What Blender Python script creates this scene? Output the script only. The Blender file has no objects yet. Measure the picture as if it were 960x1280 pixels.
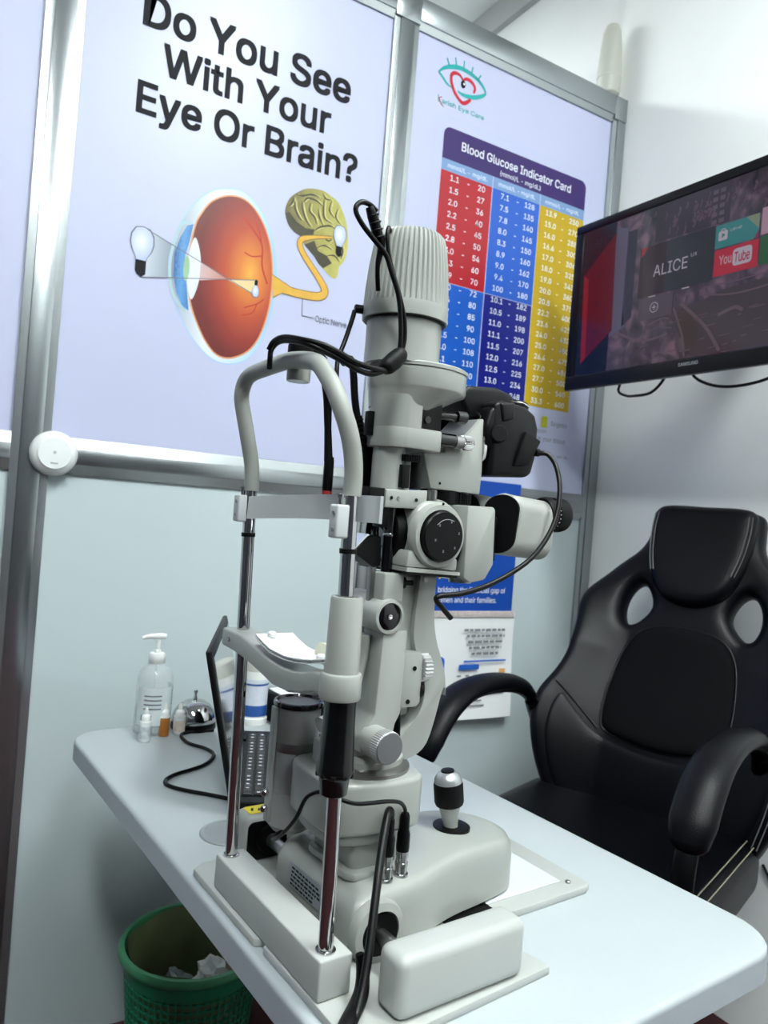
import bpy, bmesh, math, random
from mathutils import Vector, Matrix
random.seed(7)
SC = bpy.context.scene
COL = SC.collection
PI = math.pi
R = math.radians

# ------------------------------------------------------------------ camera, world, exposure
CAM_LOC = Vector((0.0, 0.0, 1.19))
YAW, ROLL, FPX = R(30.8), math.atan(0.0805), 945.0
cam_data = bpy.data.cameras.new('camera')
cam_data.sensor_fit = 'VERTICAL'
cam_data.sensor_height = 36.0
cam_data.lens = FPX * 36.0 / 1280.0
cam_data.clip_start = 0.02
cam_data.dof.use_dof = True
cam_data.dof.focus_distance = 0.88
cam_data.dof.aperture_fstop = 9.0
cam = bpy.data.objects.new('camera', cam_data)
COL.objects.link(cam)
fw = Vector((math.sin(YAW), math.cos(YAW), 0))
rt = Vector((math.cos(YAW), -math.sin(YAW), 0))
upv = Vector((0, 0, 1))
r2 = math.cos(ROLL) * rt + math.sin(ROLL) * upv
u2 = -math.sin(ROLL) * rt + math.cos(ROLL) * upv
m = Matrix((r2, u2, -fw)).transposed().to_4x4()
m.translation = CAM_LOC
cam.matrix_world = m
SC.camera = cam

world = bpy.data.worlds.new('world')
SC.world = world
world.use_nodes = True
bg = world.node_tree.nodes['Background']
bg.inputs[0].default_value = (0.75, 0.87, 1.0, 1)
bg.inputs[1].default_value = 0.25
SC.view_settings.view_transform = 'Standard'
SC.view_settings.look = 'None'
SC.view_settings.gamma = 1.0
SC.view_settings.use_curve_mapping = False
SC.view_settings.exposure = -0.33
LAMP_POWER = (40.0, 72.0, 58.0, 74.0)      # behind the viewer, left side, beyond the partition, right side
LAMP_COL = (0.93, 1.0, 0.985)

# ------------------------------------------------------------------ materials
def lin(c):
    return tuple((x / 255 / 12.92) if x / 255 <= 0.04045 else ((x / 255 + 0.055) / 1.055) ** 2.4 for x in c) + (1.0,)

MATS = {}
def mat(name, rgb, rough=0.5, metal=0.0, noise=0.0, nscale=20.0, bump=0.0, bscale=200.0, coat=0.0, spec=0.5,
        trans=0.0, emit=None, estr=0.0, rvar=0.0, ior=1.45, alpha=1.0):
    if name in MATS:
        return MATS[name]
    mt = bpy.data.materials.new(name)
    mt.use_nodes = True
    nt = mt.node_tree
    b = nt.nodes['Principled BSDF']
    base = lin(rgb)
    b.inputs['Base Color'].default_value = base
    b.inputs['Roughness'].default_value = rough
    b.inputs['Metallic'].default_value = metal
    b.inputs['Specular IOR Level'].default_value = spec
    b.inputs['Coat Weight'].default_value = coat
    b.inputs['Coat Roughness'].default_value = 0.08
    b.inputs['IOR'].default_value = ior
    b.inputs['Transmission Weight'].default_value = trans
    b.inputs['Alpha'].default_value = alpha
    if emit:
        b.inputs['Emission Color'].default_value = lin(emit)
        b.inputs['Emission Strength'].default_value = estr
    if noise > 0 or rvar > 0:
        tc = nt.nodes.new('ShaderNodeTexCoord')
        nz = nt.nodes.new('ShaderNodeTexNoise')
        nz.inputs['Scale'].default_value = nscale
        nz.inputs['Detail'].default_value = 4
        nt.links.new(tc.outputs['Object'], nz.inputs['Vector'])
        if noise > 0:
            rp = nt.nodes.new('ShaderNodeValToRGB')
            k0, k1 = 1 - noise, 1 + noise
            rp.color_ramp.elements[0].position = 0.3
            rp.color_ramp.elements[1].position = 0.7
            rp.color_ramp.elements[0].color = tuple(min(1, c * k0) for c in base[:3]) + (1,)
            rp.color_ramp.elements[1].color = tuple(min(1, c * k1) for c in base[:3]) + (1,)
            nt.links.new(nz.outputs['Fac'], rp.inputs['Fac'])
            nt.links.new(rp.outputs['Color'], b.inputs['Base Color'])
        if rvar > 0:
            mr = nt.nodes.new('ShaderNodeMapRange')
            mr.inputs['To Min'].default_value = max(0, rough - rvar)
            mr.inputs['To Max'].default_value = min(1, rough + rvar)
            nt.links.new(nz.outputs['Fac'], mr.inputs['Value'])
            nt.links.new(mr.outputs['Result'], b.inputs['Roughness'])
    if bump > 0:
        tc = nt.nodes.new('ShaderNodeTexCoord')
        nz = nt.nodes.new('ShaderNodeTexNoise')
        nz.inputs['Scale'].default_value = bscale
        nz.inputs['Detail'].default_value = 3
        bp = nt.nodes.new('ShaderNodeBump')
        bp.inputs['Strength'].default_value = bump
        bp.inputs['Distance'].default_value = 0.002
        nt.links.new(tc.outputs['Object'], nz.inputs['Vector'])
        nt.links.new(nz.outputs['Fac'], bp.inputs['Height'])
        nt.links.new(bp.outputs['Normal'], b.inputs['Normal'])
    MATS[name] = mt
    return mt

def ramp_mat(name, stops, kind='SPHERICAL', loc=(0.5, 0.5, 0.5), scale=(2, 2, 2), rough=0.35, nmix=0.0, nscale=8.0):
    """flat print with a gradient over the piece's own bounding box (Generated coordinates)"""
    mt = bpy.data.materials.new(name)
    mt.use_nodes = True
    nt = mt.node_tree
    b = nt.nodes['Principled BSDF']
    b.inputs['Roughness'].default_value = rough
    tc = nt.nodes.new('ShaderNodeTexCoord')
    mp = nt.nodes.new('ShaderNodeMapping')
    mp.inputs['Location'].default_value = tuple(-l * s for l, s in zip(loc, scale))
    mp.inputs['Scale'].default_value = scale
    gr = nt.nodes.new('ShaderNodeTexGradient')
    gr.gradient_type = kind
    rp = nt.nodes.new('ShaderNodeValToRGB')
    e = rp.color_ramp.elements
    e[0].position, e[0].color = stops[0][0], lin(stops[0][1])
    e[1].position, e[1].color = stops[-1][0], lin(stops[-1][1])
    for p, c in stops[1:-1]:
        n = e.new(p)
        n.color = lin(c)
    nt.links.new(tc.outputs['Generated'], mp.inputs['Vector'])
    nt.links.new(mp.outputs['Vector'], gr.inputs['Vector'])
    src = gr.outputs['Fac']
    if nmix > 0:
        nz = nt.nodes.new('ShaderNodeTexNoise')
        nz.inputs['Scale'].default_value = nscale
        nz.inputs['Detail'].default_value = 3
        nt.links.new(tc.outputs['Generated'], nz.inputs['Vector'])
        ma = nt.nodes.new('ShaderNodeMath')
        ma.operation = 'MULTIPLY_ADD'
        ma.inputs[1].default_value = nmix
        nt.links.new(nz.outputs['Fac'], ma.inputs[0])
        nt.links.new(src, ma.inputs[2])
        s2 = nt.nodes.new('ShaderNodeMath')
        s2.operation = 'SUBTRACT'
        s2.inputs[1].default_value = nmix * 0.5
        nt.links.new(ma.outputs[0], s2.inputs[0])
        src = s2.outputs[0]
    nt.links.new(src, rp.inputs['Fac'])
    nt.links.new(rp.outputs['Color'], b.inputs['Base Color'])
    return mt

WHITE = mat('instrument_paint', (152, 155, 150), 0.30, noise=0.015, nscale=30, coat=0.25)
WHITE2 = mat('instrument_paint_fine_texture', (146, 149, 144), 0.42, noise=0.015, nscale=30, bump=0.08, bscale=900)
PLATE = mat('base_plate_paint', (172, 175, 172), 0.34, noise=0.012, nscale=20)
CHROME = mat('chrome', (200, 200, 200), 0.06, 1.0)
STEEL = mat('brushed_steel', (150, 150, 148), 0.3, 1.0, noise=0.06, nscale=60)
SILVER = mat('satin_silver', (158, 160, 159), 0.36, 0.30, noise=0.03, nscale=25)
BLACK = mat('black_plastic', (3, 3, 4), 0.36, spec=0.22, noise=0.1, nscale=40)
BLACKG = mat('black_gloss', (4, 4, 6), 0.12, coat=0.3)
RUBBER = mat('black_rubber', (4, 4, 5), 0.5, spec=0.22, noise=0.1, nscale=80, bump=0.1, bscale=600)
CABLE = mat('black_cable', (3, 3, 4), 0.38, spec=0.3, noise=0.1, nscale=60)
LEATHER = mat('black_leather', (3, 4, 8), 0.38, spec=0.24, noise=0.12, nscale=30, bump=0.25, bscale=420)
FABRIC = mat('black_mesh_fabric', (3, 5, 7), 0.85, spec=0.15, noise=0.1, nscale=60, bump=0.3, bscale=900)
THREAD = mat('grey_thread', (105, 105, 105), 0.7, noise=0.1)
TABLE = mat('table_laminate', (172, 179, 182), 0.33, noise=0.012, nscale=8)
TEDGE = mat('table_edge_band', (168, 176, 184), 0.38, noise=0.02, nscale=20)
ALU = mat('anodised_aluminium', (160, 165, 168), 0.24, 0.92, noise=0.02, nscale=10)
ALUB = mat('aluminium_bead', (168, 173, 175), 0.27, 0.85, noise=0.02, nscale=10)
PRINT = mat('lavender_print_vinyl', (188, 192, 220), 0.36, noise=0.012, nscale=3)
PANEL = mat('pale_grey_laminate', (192, 205, 208), 0.16, noise=0.015, nscale=2, coat=0.3)
WALLM = mat('white_wall_paint', (242, 244, 243), 0.55, noise=0.02, nscale=4, bump=0.15, bscale=25)
CEIL = mat('ceiling_paint', (226, 230, 228), 0.7, noise=0.015, nscale=3)
CARPET = mat('maroon_carpet', (50, 10, 18), 0.9, noise=0.18, nscale=90, bump=0.4, bscale=500)
WPLAST = mat('white_plastic', (226, 228, 226), 0.4, noise=0.01, nscale=20)
PAPERW = mat('white_paper', (236, 238, 240), 0.7, noise=0.01, nscale=20)
INK = mat('black_ink', (24, 25, 31), 0.6, spec=0.2, noise=0.05, nscale=30)
GREYINK = mat('grey_ink', (105, 108, 120), 0.45, noise=0.05, nscale=30)
WINK = mat('white_ink', (232, 235, 245), 0.4, noise=0.01, nscale=30)
GLASSM = mat('lens_glass', (200, 210, 215), 0.03, trans=1.0, ior=1.5)
LENSF = mat('coated_lens', (40, 44, 52), 0.04, coat=0.6)

# ------------------------------------------------------------------ geometry helpers
class MB:
    def __init__(s):
        s.v, s.f = [], []
    def add(s, vs, fs, mtx=None):
        o = len(s.v)
        for p in vs:
            p = Vector(p)
            s.v.append(mtx @ p if mtx is not None else p)
        s.f += [tuple(i + o for i in f) for f in fs]
        return s
    def box(s, x0, x1, y0, y1, z0, z1, bev=0.0, seg=3, mtx=None):
        if bev <= 0:
            vs = [(x, y, z) for x in (x0, x1) for y in (y0, y1) for z in (z0, z1)]
            return s.add(vs, [(0, 1, 3, 2), (4, 6, 7, 5), (0, 4, 5, 1), (2, 3, 7, 6), (0, 2, 6, 4), (1, 5, 7, 3)], mtx)
        bm = bmesh.new()
        bmesh.ops.create_cube(bm, size=1)
        for v in bm.verts:
            v.co = Vector(((x0 + x1) / 2 + v.co.x * (x1 - x0), (y0 + y1) / 2 + v.co.y * (y1 - y0), (z0 + z1) / 2 + v.co.z * (z1 - z0)))
        bmesh.ops.bevel(bm, geom=list(bm.edges), offset=bev, segments=seg, affect='EDGES', profile=0.5, clamp_overlap=True)
        return s.bm(bm, mtx)
    def bm(s, bm, mtx=None):
        bm.verts.index_update()
        s.add([v.co.copy() for v in bm.verts], [tuple(v.index for v in f.verts) for f in bm.faces], mtx)
        bm.free()
        return s
    def lathe(s, prof, o=(0, 0, 0), ax=(0, 0, 1), n=32, ell=(1, 1), close=True):
        """prof: list of (radius, height along ax)"""
        ax = Vector(ax).normalized()
        q = Vector((0, 0, 1)).rotation_difference(ax).to_matrix()
        vs, fs = [], []
        o = Vector(o)
        for r, h in prof:
            for k in range(n):
                a = 2 * PI * k / n
                vs.append(o + q @ Vector((r * math.cos(a) * ell[0], r * math.sin(a) * ell[1], h)))
        for i in range(len(prof) - 1):
            for k in range(n):
                a, b = i * n + k, i * n + (k + 1) % n
                fs.append((a, b, b + n, a + n))
        if close:
            if prof[0][0] > 1e-6:
                fs.append(tuple(range(n - 1, -1, -1)))
            if prof[-1][0] > 1e-6:
                fs.append(tuple(range((len(prof) - 1) * n, len(prof) * n)))
        return s.add(vs, fs)
    def tube(s, pts, r, n=10, smooth=True, step=4, flat=None, closed=False):
        """sweep; r number or list; flat=(a,b) elliptical scale in the (side, up) frame"""
        pts = [Vector(p) for p in pts]
        rs = r if isinstance(r, (list, tuple)) else [r] * len(pts)
        if smooth and len(pts) > 2:
            pts, rs = spline(pts, rs, step)
        N = len(pts)
        t0 = (pts[1] - pts[0]).normalized()
        up = Vector((0, 0, 1)) if abs(t0.z) < 0.9 else Vector((1, 0, 0))
        side = t0.cross(up).normalized()
        vs, fs = [], []
        pt = t0
        for i in range(N):
            t = (pts[min(i + 1, N - 1)] - pts[max(i - 1, 0)]).normalized()
            if i:
                side = pt.rotation_difference(t) @ side
            pt = t
            u = side.cross(t).normalized()
            for k in range(n):
                a = 2 * PI * k / n
                c, d = math.cos(a), math.sin(a)
                if flat:
                    c *= flat[0]
                    d *= flat[1]
                vs.append(pts[i] + (side * c + u * d) * rs[i])
        for i in range(N - 1):
            for k in range(n):
                a, b = i * n + k, i * n + (k + 1) % n
                fs.append((a, b, b + n, a + n))
        fs.append(tuple(range(n - 1, -1, -1)))
        fs.append(tuple(range((N - 1) * n, N * n)))
        return s.add(vs, fs)
    def prism(s, poly, d0, d1, fn, bev=0.0, seg=2, ang=30):
        """polygon (a,b) swept from depth d0 to d1; fn(a,b,d) -> point"""
        bm = bmesh.new()
        lo = [bm.verts.new(fn(a, b, d0)) for a, b in poly]
        hi = [bm.verts.new(fn(a, b, d1)) for a, b in poly]
        n = len(poly)
        bm.faces.new(lo)
        bm.faces.new(list(reversed(hi)))
        for i in range(n):
            bm.faces.new((lo[(i + 1) % n], lo[i], hi[i], hi[(i + 1) % n]))
        bmesh.ops.recalc_face_normals(bm, faces=bm.faces)
        if bev > 0:
            es = [e for e in bm.edges if len(e.link_faces) == 2 and e.calc_face_angle(0) > R(ang)]
            bmesh.ops.bevel(bm, geom=es, offset=bev, segments=seg, affect='EDGES', profile=0.5, clamp_overlap=True)
        return s.bm(bm)
    def build(s, name, material, parent=None, smooth=35, loc=None):
        if loc is not None:
            l = Vector(loc)
            vs = [v - l for v in s.v]
        else:
            vs = s.v
        me = bpy.data.meshes.new(name)
        me.from_pydata([tuple(v) for v in vs], [], s.f)
        bm = bmesh.new()
        bm.from_mesh(me)
        bmesh.ops.recalc_face_normals(bm, faces=bm.faces)
        bm.to_mesh(me)
        bm.free()
        if smooth:
            me.polygons.foreach_set('use_smooth', [True] * len(me.polygons))
            me.set_sharp_from_angle(angle=R(smooth))
        me.materials.append(material)
        o = bpy.data.objects.new(name, me)
        COL.objects.link(o)
        if loc is not None:
            o.location = loc
        if parent is not None:
            o.parent = parent
        return o

def spline(pts, rs, step):
    P, Q = [], []
    n = len(pts)
    for i in range(n - 1):
        p0, p1, p2, p3 = pts[max(i - 1, 0)], pts[i], pts[i + 1], pts[min(i + 2, n - 1)]
        for k in range(step):
            t = k / step
            P.append(0.5 * (2 * p1 + (p2 - p0) * t + (2 * p0 - 5 * p1 + 4 * p2 - p3) * t * t + (3 * p1 - p0 - 3 * p2 + p3) * t ** 3))
            Q.append(rs[i] + (rs[i + 1] - rs[i]) * t)
    P.append(pts[-1])
    Q.append(rs[-1])
    return P, Q

def spl2(pts, step=5, closed=False):
    v = [Vector((a, b, 0)) for a, b in pts]
    if closed:
        e = v[-2:] + v + v[:3]
        P, _ = spline(e, [1] * len(e), step)
        P = P[2 * step:2 * step + len(v) * step]
    else:
        P, _ = spline(v, [1] * len(v), step)
    return [(p.x, p.y) for p in P]

def empty(name, loc, rz=0.0):
    o = bpy.data.objects.new(name, None)
    o.empty_display_size = 0.05
    COL.objects.link(o)
    o.location = loc
    o.rotation_euler = (0, 0, rz)
    return o

def tag(o, label, cat, group=None):
    o['label'] = label
    o['category'] = cat
    if group:
        o['group'] = group
    return o

def struct(o):
    o['kind'] = 'structure'
    return o

UW = lambda a, b, d: (a, d, b)       # profile in u-w plane swept along v
UV = lambda a, b, d: (a, b, d)       # plan outline swept along w
VW = lambda a, b, d: (d, a, b)       # profile in v-w plane swept along u

def rrect(x0, x1, y0, y1, r, n=6):
    out = []
    for cx, cy, a0 in ((x1 - r, y1 - r, 0), (x0 + r, y1 - r, 90), (x0 + r, y0 + r, 180), (x1 - r, y0 + r, 270)):
        for k in range(n + 1):
            a = R(a0 + 90 * k / n)
            out.append((cx + r * math.cos(a), cy + r * math.sin(a)))
    return out

def ellipse(cx, cy, rx, ry, n=40):
    return [(cx + rx * math.cos(2 * PI * k / n), cy + ry * math.sin(2 * PI * k / n)) for k in range(n)]

# lettering: text -> mesh, laid out by width and cap height in a plane
import os
FONT = None
try:
    FONT = bpy.data.fonts.load(os.path.join(bpy.utils.system_resource('DATAFILES', path='fonts'), 'Inter.woff2'))
except Exception:
    FONT = None
def text_geo(s, bold=0.0, space=1.0):
    cu = bpy.data.curves.new('lettering', 'FONT')
    if FONT:
        cu.font = FONT
    cu.body = s
    cu.offset = bold
    cu.space_character = space
    cu.resolution_u = 3
    o = bpy.data.objects.new('lettering', cu)
    COL.objects.link(o)
    bpy.context.view_layer.update()
    me = o.to_mesh()
    vs = [v.co.copy() for v in me.vertices]
    fs = [tuple(p.vertices) for p in me.polygons]
    o.to_mesh_clear()
    bpy.data.objects.remove(o)
    bpy.data.curves.remove(cu)
    return vs, fs

CAPH = None
def put_text(mb, s, fn, x, y, h, width=None, align='C', bold=0.0, d=0.0, space=1.0):
    """fn(a,b,d) plane; baseline at y, cap height h; optional exact width"""
    global CAPH
    if CAPH is None:
        vs, _ = text_geo('H')
        CAPH = max(v.y for v in vs) - min(v.y for v in vs)
    vs, fs = text_geo(s, 0.0, space)
    if not vs:
        return mb
    x0, x1 = min(v.x for v in vs), max(v.x for v in vs)
    ky = h / CAPH
    kx = ky if width is None else width / (x1 - x0)
    w = (x1 - x0) * kx
    ox = {'C': x - w / 2, 'L': x, 'R': x - w}[align]
    q = bold * 0.6 * h / CAPH
    shifts = [(0, 0)] if bold <= 0 else [(-q, -q), (q, -q), (-q, q), (q, q)]
    for i, (sx, sy) in enumerate(shifts):       # heavier letters: the glyphs laid down several times, a hair apart
        mb.add([fn(ox + sx + (v.x - x0) * kx, y + sy + v.y * ky, d + i * 0.00012) for v in vs], fs)
    return mb

def flat(mb, poly, fn, d=0.0):
    """filled flat polygon (print), any simple outline"""
    bm = bmesh.new()
    f = bm.faces.new([bm.verts.new((a, b, 0)) for a, b in poly])
    bmesh.ops.triangulate(bm, faces=[f])
    bm.verts.index_update()
    mb.add([fn(v.co.x, v.co.y, d) for v in bm.verts], [tuple(v.index for v in f.verts) for f in bm.faces])
    bm.free()
    return mb

def stroke(mb, pts, w, fn, d=0.0, step=5):
    """flat line of width w (number or list) along 2D points"""
    rs = w if isinstance(w, (list, tuple)) else [w] * len(pts)
    P = [Vector((a, b, 0)) for a, b in pts]
    if len(P) > 2:
        P, rs = spline(P, rs, step)
    vs, fs = [], []
    for i, p in enumerate(P):
        t = (P[min(i + 1, len(P) - 1)] - P[max(i - 1, 0)]).normalized()
        nn = Vector((-t.y, t.x, 0)) * rs[i] / 2
        vs += [fn(p.x + nn.x, p.y + nn.y, d), fn(p.x - nn.x, p.y - nn.y, d)]
    for i in range(len(P) - 1):
        fs.append((2 * i, 2 * i + 1, 2 * i + 3, 2 * i + 2))
    return mb.add(vs, fs)

# ================================================================== THE ROOM
ZC = 3.21
struct(MB().box(-2.3, 1.9, -3.1, 4.1, -0.05, 0.0).build('floor', CARPET))
struct(MB().box(-2.3, 1.9, -3.1, 4.1, ZC, ZC + 0.05).build('ceiling', CEIL))
struct(MB().box(1.77, 1.9, -3.1, 1.735, 0, ZC).box(1.797, 1.9, 1.735, 4.1, 0, ZC).build('wall_right', WALLM))
GREYW = mat('grey_partition_laminate', (66, 68, 75), 0.45, noise=0.03, nscale=3)
struct(MB().box(-2.3, -2.2, -3.1, 4.1, 0, ZC).build('wall_left', WALLM))
struct(MB().box(-2.2, -2.15, -3.0, 1.60, 0, 2.60, bev=0.004).build('trim_2', GREYW))
struct(MB().box(-2.15, 1.77, -3.0, -2.45, 0, 2.60, bev=0.004).build('trim_3', GREYW))
struct(MB().box(-2.2, 1.77, -3.1, -3.0, 0, ZC).build('wall_rear', WALLM))
struct(MB().box(-2.2, 1.797, 4.0, 4.1, 0, ZC).build('wall_back', WALLM))
CORN = mat('cornice_paint', (176, 178, 176), 0.6, noise=0.02, nscale=6)
struct(MB().prism([(1.797, 3.125), (1.772, 3.125), (1.765, 3.14), (1.752, 3.185), (1.752, ZC), (1.797, ZC)], 1.735, 4.0,
                  lambda a, b, d: (a, d, b)).build('trim_1', CORN))

# partition of aluminium frame and panels
PY = 1.70
part = struct(empty('wall_partition', (0.1625, PY, 0)))
def pchild(mb, name, material, parent=part, **k):
    o = mb.build(name, material, None, **k)
    o.parent = parent
    o.matrix_parent_inverse = Matrix.Translation(-Vector((0.1625, PY, 0))) if parent is part else Matrix.Identity(4)
    return o
def post(x0, x1, left=True, right=True, z1=2.455):
    c0, c1 = x0 + (0.016 if left else 0), x1 - (0.016 if right else 0)
    p = pchild(MB().box(c0, c1, PY - 0.014, PY + 0.03, 0, z1, bev=0.0015, seg=2), 'post', ALU)
    for flag, a, b, sgn in ((left, x0, c0, 1), (right, c1, x1, -1)):
        if flag:
            e = [(a, PY), (b, PY), (b, PY - 0.0105), (b - 0.004 * 1, PY - 0.0105), (a, PY - 0.009)] if sgn > 0 else \
                [(b, PY), (a, PY), (a, PY - 0.0105), (a + 0.004, PY - 0.0105), (b, PY - 0.009)]
            o = MB().prism(e, 0.0, z1, lambda q, w, d: (q, w, d)).build('bead', ALUB)
            o.parent = p
    return p
def rail(x0, x1, z0, z1, bt=0.022, bb=0.022, dp=0.013):
    c0, c1 = z0 + bb, z1 - bt
    p = pchild(MB().box(x0, x1, PY - dp, PY + 0.03, c0, c1, bev=0.0015, seg=2), 'rail', ALU)
    for a, b, up_ in ((z0, c0, False), (c1, z1, True)):
        if b - a < 0.003:
            continue
        e = [(PY, a), (PY, b), (PY - 0.006, b), (PY - 0.012, a)] if up_ else [(PY, a), (PY, b), (PY - 0.012, b), (PY - 0.006, a)]
        o = MB().prism(e, x0, x1, lambda q, w, d: (d, q, w)).build('bead', ALUB)
        o.parent = p
    return p
post(-0.72, -0.645)
post(0.126, 0.199)
post(0.924, 0.998)
post(1.716, 1.766, right=False)
for a, b in ((-2.2, -0.72), (-0.645, 0.126), (0.199, 0.924), (0.998, 1.716)):
    rail(a, b, 1.215, 1.292)
    pchild(MB().box(a, b, PY, PY + 0.015, 1.26, 2.46), 'panel', PRINT, smooth=0)
    pchild(MB().box(a, b, PY, PY + 0.015, 0.012, 1.25), 'panel', PANEL, smooth=0)
    rail(a, b, 2.448, 2.526, bt=0.0, bb=0.018, dp=0.016)
for a, b in ((-0.72, -0.645), (0.126, 0.199), (0.924, 0.998), (1.716, 1.766)):
    pchild(MB().box(a, b, PY - 0.016, PY + 0.03, 2.455, 2.526, bev=0.0015, seg=2), 'rail_joint', ALU)

# ceiling lights (outside the frame)
def ceiling_light(x, y, sx, sy, power, label):
    dm = bpy.data.materials.new('lit_diffuser')
    dm.use_nodes = True
    b_ = dm.node_tree.nodes['Principled BSDF']
    b_.inputs['Emission Color'].default_value = LAMP_COL + (1,)
    b_.inputs['Emission Strength'].default_value = power
    t = tag(empty('ceiling_light', (x, y, ZC)), label, 'ceiling light', 'ceiling lights')
    MB().box(-sx / 2 - .02, sx / 2 + .02, -sy / 2 - .02, sy / 2 + .02, -0.035, 0.0, bev=0.004).build('housing', WPLAST, t)
    MB().box(-sx / 2, sx / 2, -sy / 2, sy / 2, -0.045, -0.0355, bev=0.003).build('diffuser', dm, t)
ceiling_light(0.45, -1.95, 1.20, 0.30, LAMP_POWER[0], 'ceiling light panel behind the viewer, seen only as a glare on the partition')
ceiling_light(-0.45, -0.65, 0.30, 1.20, LAMP_POWER[1], 'ceiling light panel over the left side of the room, out of view')
ceiling_light(0.95, -0.15, 0.30, 1.20, LAMP_POWER[3], 'ceiling light panel over the right side of the room, above the chair')
ceiling_light(0.55, 2.95, 1.20, 0.30, LAMP_POWER[2], 'ceiling light panel beyond the partition, lighting the upper wall')

# ------------------------------------------------------------------ posters
WP = lambda a, b, d: (a, 1.6985 - d, b)
def sheet(name, x0, x1, z0, z1, material, label, cat):
    t = tag(empty(name, ((x0 + x1) / 2, PY, z0)), label, cat)
    t['_o'] = 1
    del t['_o']
    o = MB().box(x0, x1, 1.6987, PY, z0, z1).build('sheet', material, smooth=0)
    adopt(o, t)
    return t
def adopt(o, t):
    o.parent = t
    o.matrix_parent_inverse = t.matrix_basis.inverted()
    return o
def rebase(mb):
    """own origin at the piece's centre so each print keeps its own coordinates"""
    c = sum((Vector(v) for v in mb.v), Vector()) / len(mb.v)
    return c
def decal(mb, name, material, t, label=None):
    o = mb.build(name, material, None, smooth=0, loc=rebase(mb))
    adopt(o, t)
    if label:
        o['label'] = label
    return o

eye = sheet('eye_poster', 0.200, 0.923, 1.294, 2.447, PRINT, 'lavender poster asking Do You See With Your Eye Or Brain with a cutaway eyeball', 'poster')
mb = MB()
put_text(mb, 'Do You See', WP, 0.567, 2.193, 0.070, width=0.500, bold=0.030, d=0.0004)
put_text(mb, 'With Your', WP, 0.567, 2.101, 0.066, width=0.405, bold=0.030, d=0.0004)
put_text(mb, 'Eye Or Brain?', WP, 0.584, 2.005, 0.066, width=0.535, bold=0.030, d=0.0004)
decal(mb, 'heading', INK, eye, 'black printed heading')

OUTER = [(0.42, 1.755), (0.434, 1.803), (0.457, 1.843), (0.489, 1.879), (0.527, 1.897), (0.566, 1.901), (0.605, 1.877), (0.634, 1.837), (0.653, 1.787), (0.662, 1.733), (0.661, 1.689), (0.655, 1.636), (0.64, 1.574), (0.61, 1.525), (0.567, 1.504), (0.527, 1.507), (0.491, 1.531), (0.457, 1.57), (0.431, 1.617), (0.413, 1.673)]
BALL = [(0.463, 1.796), (0.474, 1.825), (0.495, 1.858), (0.528, 1.88), (0.564, 1.885), (0.594, 1.87), (0.621, 1.838), (0.64, 1.795), (0.65, 1.742), (0.652, 1.695), (0.647, 1.638), (0.631, 1.58), (0.605, 1.54), (0.566, 1.518), (0.534, 1.52), (0.509, 1.542), (0.487, 1.576), (0.468, 1.617), (0.459, 1.66), (0.456, 1.74)]
oc, bc = spl2(OUTER, 4, True), spl2(BALL, 4, True)
grow = lambda P, k, c=(0.55, 1.705): [(c[0] + (a - c[0]) * k[0], c[1] + (b - c[1]) * k[1]) for a, b in P]
PALEBLUE = mat('print_pale_blue', (160, 200, 236), 0.35, noise=0.03)
SCLERA = ramp_mat('print_sclera', [(0.0, (150, 160, 178)), (0.35, (222, 228, 240)), (0.7, (196, 218, 240)), (1.0, (150, 190, 225))], 'LINEAR', loc=(0, 0, 1), scale=(1, 1, 1))
BALLM = ramp_mat('print_retina', [(0.0, (104, 20, 16)), (0.25, (140, 36, 22)), (0.5, (176, 66, 30)), (0.78, (208, 116, 38)), (1.0, (226, 166, 54))], 'SPHERICAL', loc=(0.72, 0.5, 0.55), scale=(1.6, 0.2, 1.75), nmix=0.06, nscale=6)
ORNG = mat('print_choroid', (214, 150, 106), 0.35, noise=0.04)
decal(flat(MB(), grow(oc, (1.02, 1.012)), WP, 0.0002), 'eyeball_rim', PALEBLUE, eye)
decal(flat(MB(), oc, WP, 0.0004), 'sclera', SCLERA, eye)
decal(flat(MB(), grow(bc, (1.035, 1.02)), WP, 0.0006), 'choroid', ORNG, eye)
decal(flat(MB(), bc, WP, 0.0008), 'retina', BALLM, eye, 'red and orange inside of the eyeball')
VES = mat('print_vessel', (176, 40, 26), 0.35, noise=0.05)
mb = MB()
for P, w in (([(0.641, 1.705), (0.625, 1.744), (0.621, 1.791), (0.598, 1.82), (0.571, 1.844)], 0.004),
             ([(0.623, 1.767), (0.599, 1.76), (0.58, 1.765)], 0.003), ([(0.636, 1.668), (0.62, 1.653), (0.589, 1.638)], 0.003),
             ([(0.621, 1.791), (0.612, 1.82), (0.60, 1.845)], 0.0025), ([(0.62, 1.653), (0.61, 1.63), (0.585, 1.62)], 0.0025)):
    stroke(mb, P, w, WP, 0.0010)
decal(mb, 'vessel', VES, eye)
IRIS = [(0.457, 1.798), (0.443, 1.791), (0.43, 1.761), (0.42, 1.722), (0.422, 1.674), (0.431, 1.639), (0.446, 1.612), (0.461, 1.605), (0.455, 1.644), (0.45, 1.673), (0.443, 1.694), (0.444, 1.724), (0.451, 1.756)]
IRISM = ramp_mat('print_iris', [(0.0, (40, 90, 150)), (0.45, (90, 150, 205)), (1.0, (50, 110, 175))], 'LINEAR', loc=(0, 0, 0), scale=(1, 1, 1), nmix=0.9, nscale=24)
decal(flat(MB(), spl2([(0.463, 1.77), (0.475, 1.746), (0.481, 1.71), (0.478, 1.668), (0.467, 1.632), (0.458, 1.645), (0.450, 1.696), (0.454, 1.741)], 4, True), WP, 0.0011), 'lens', mat('print_lens', (222, 226, 240), 0.3, noise=0.02), eye)
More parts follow.
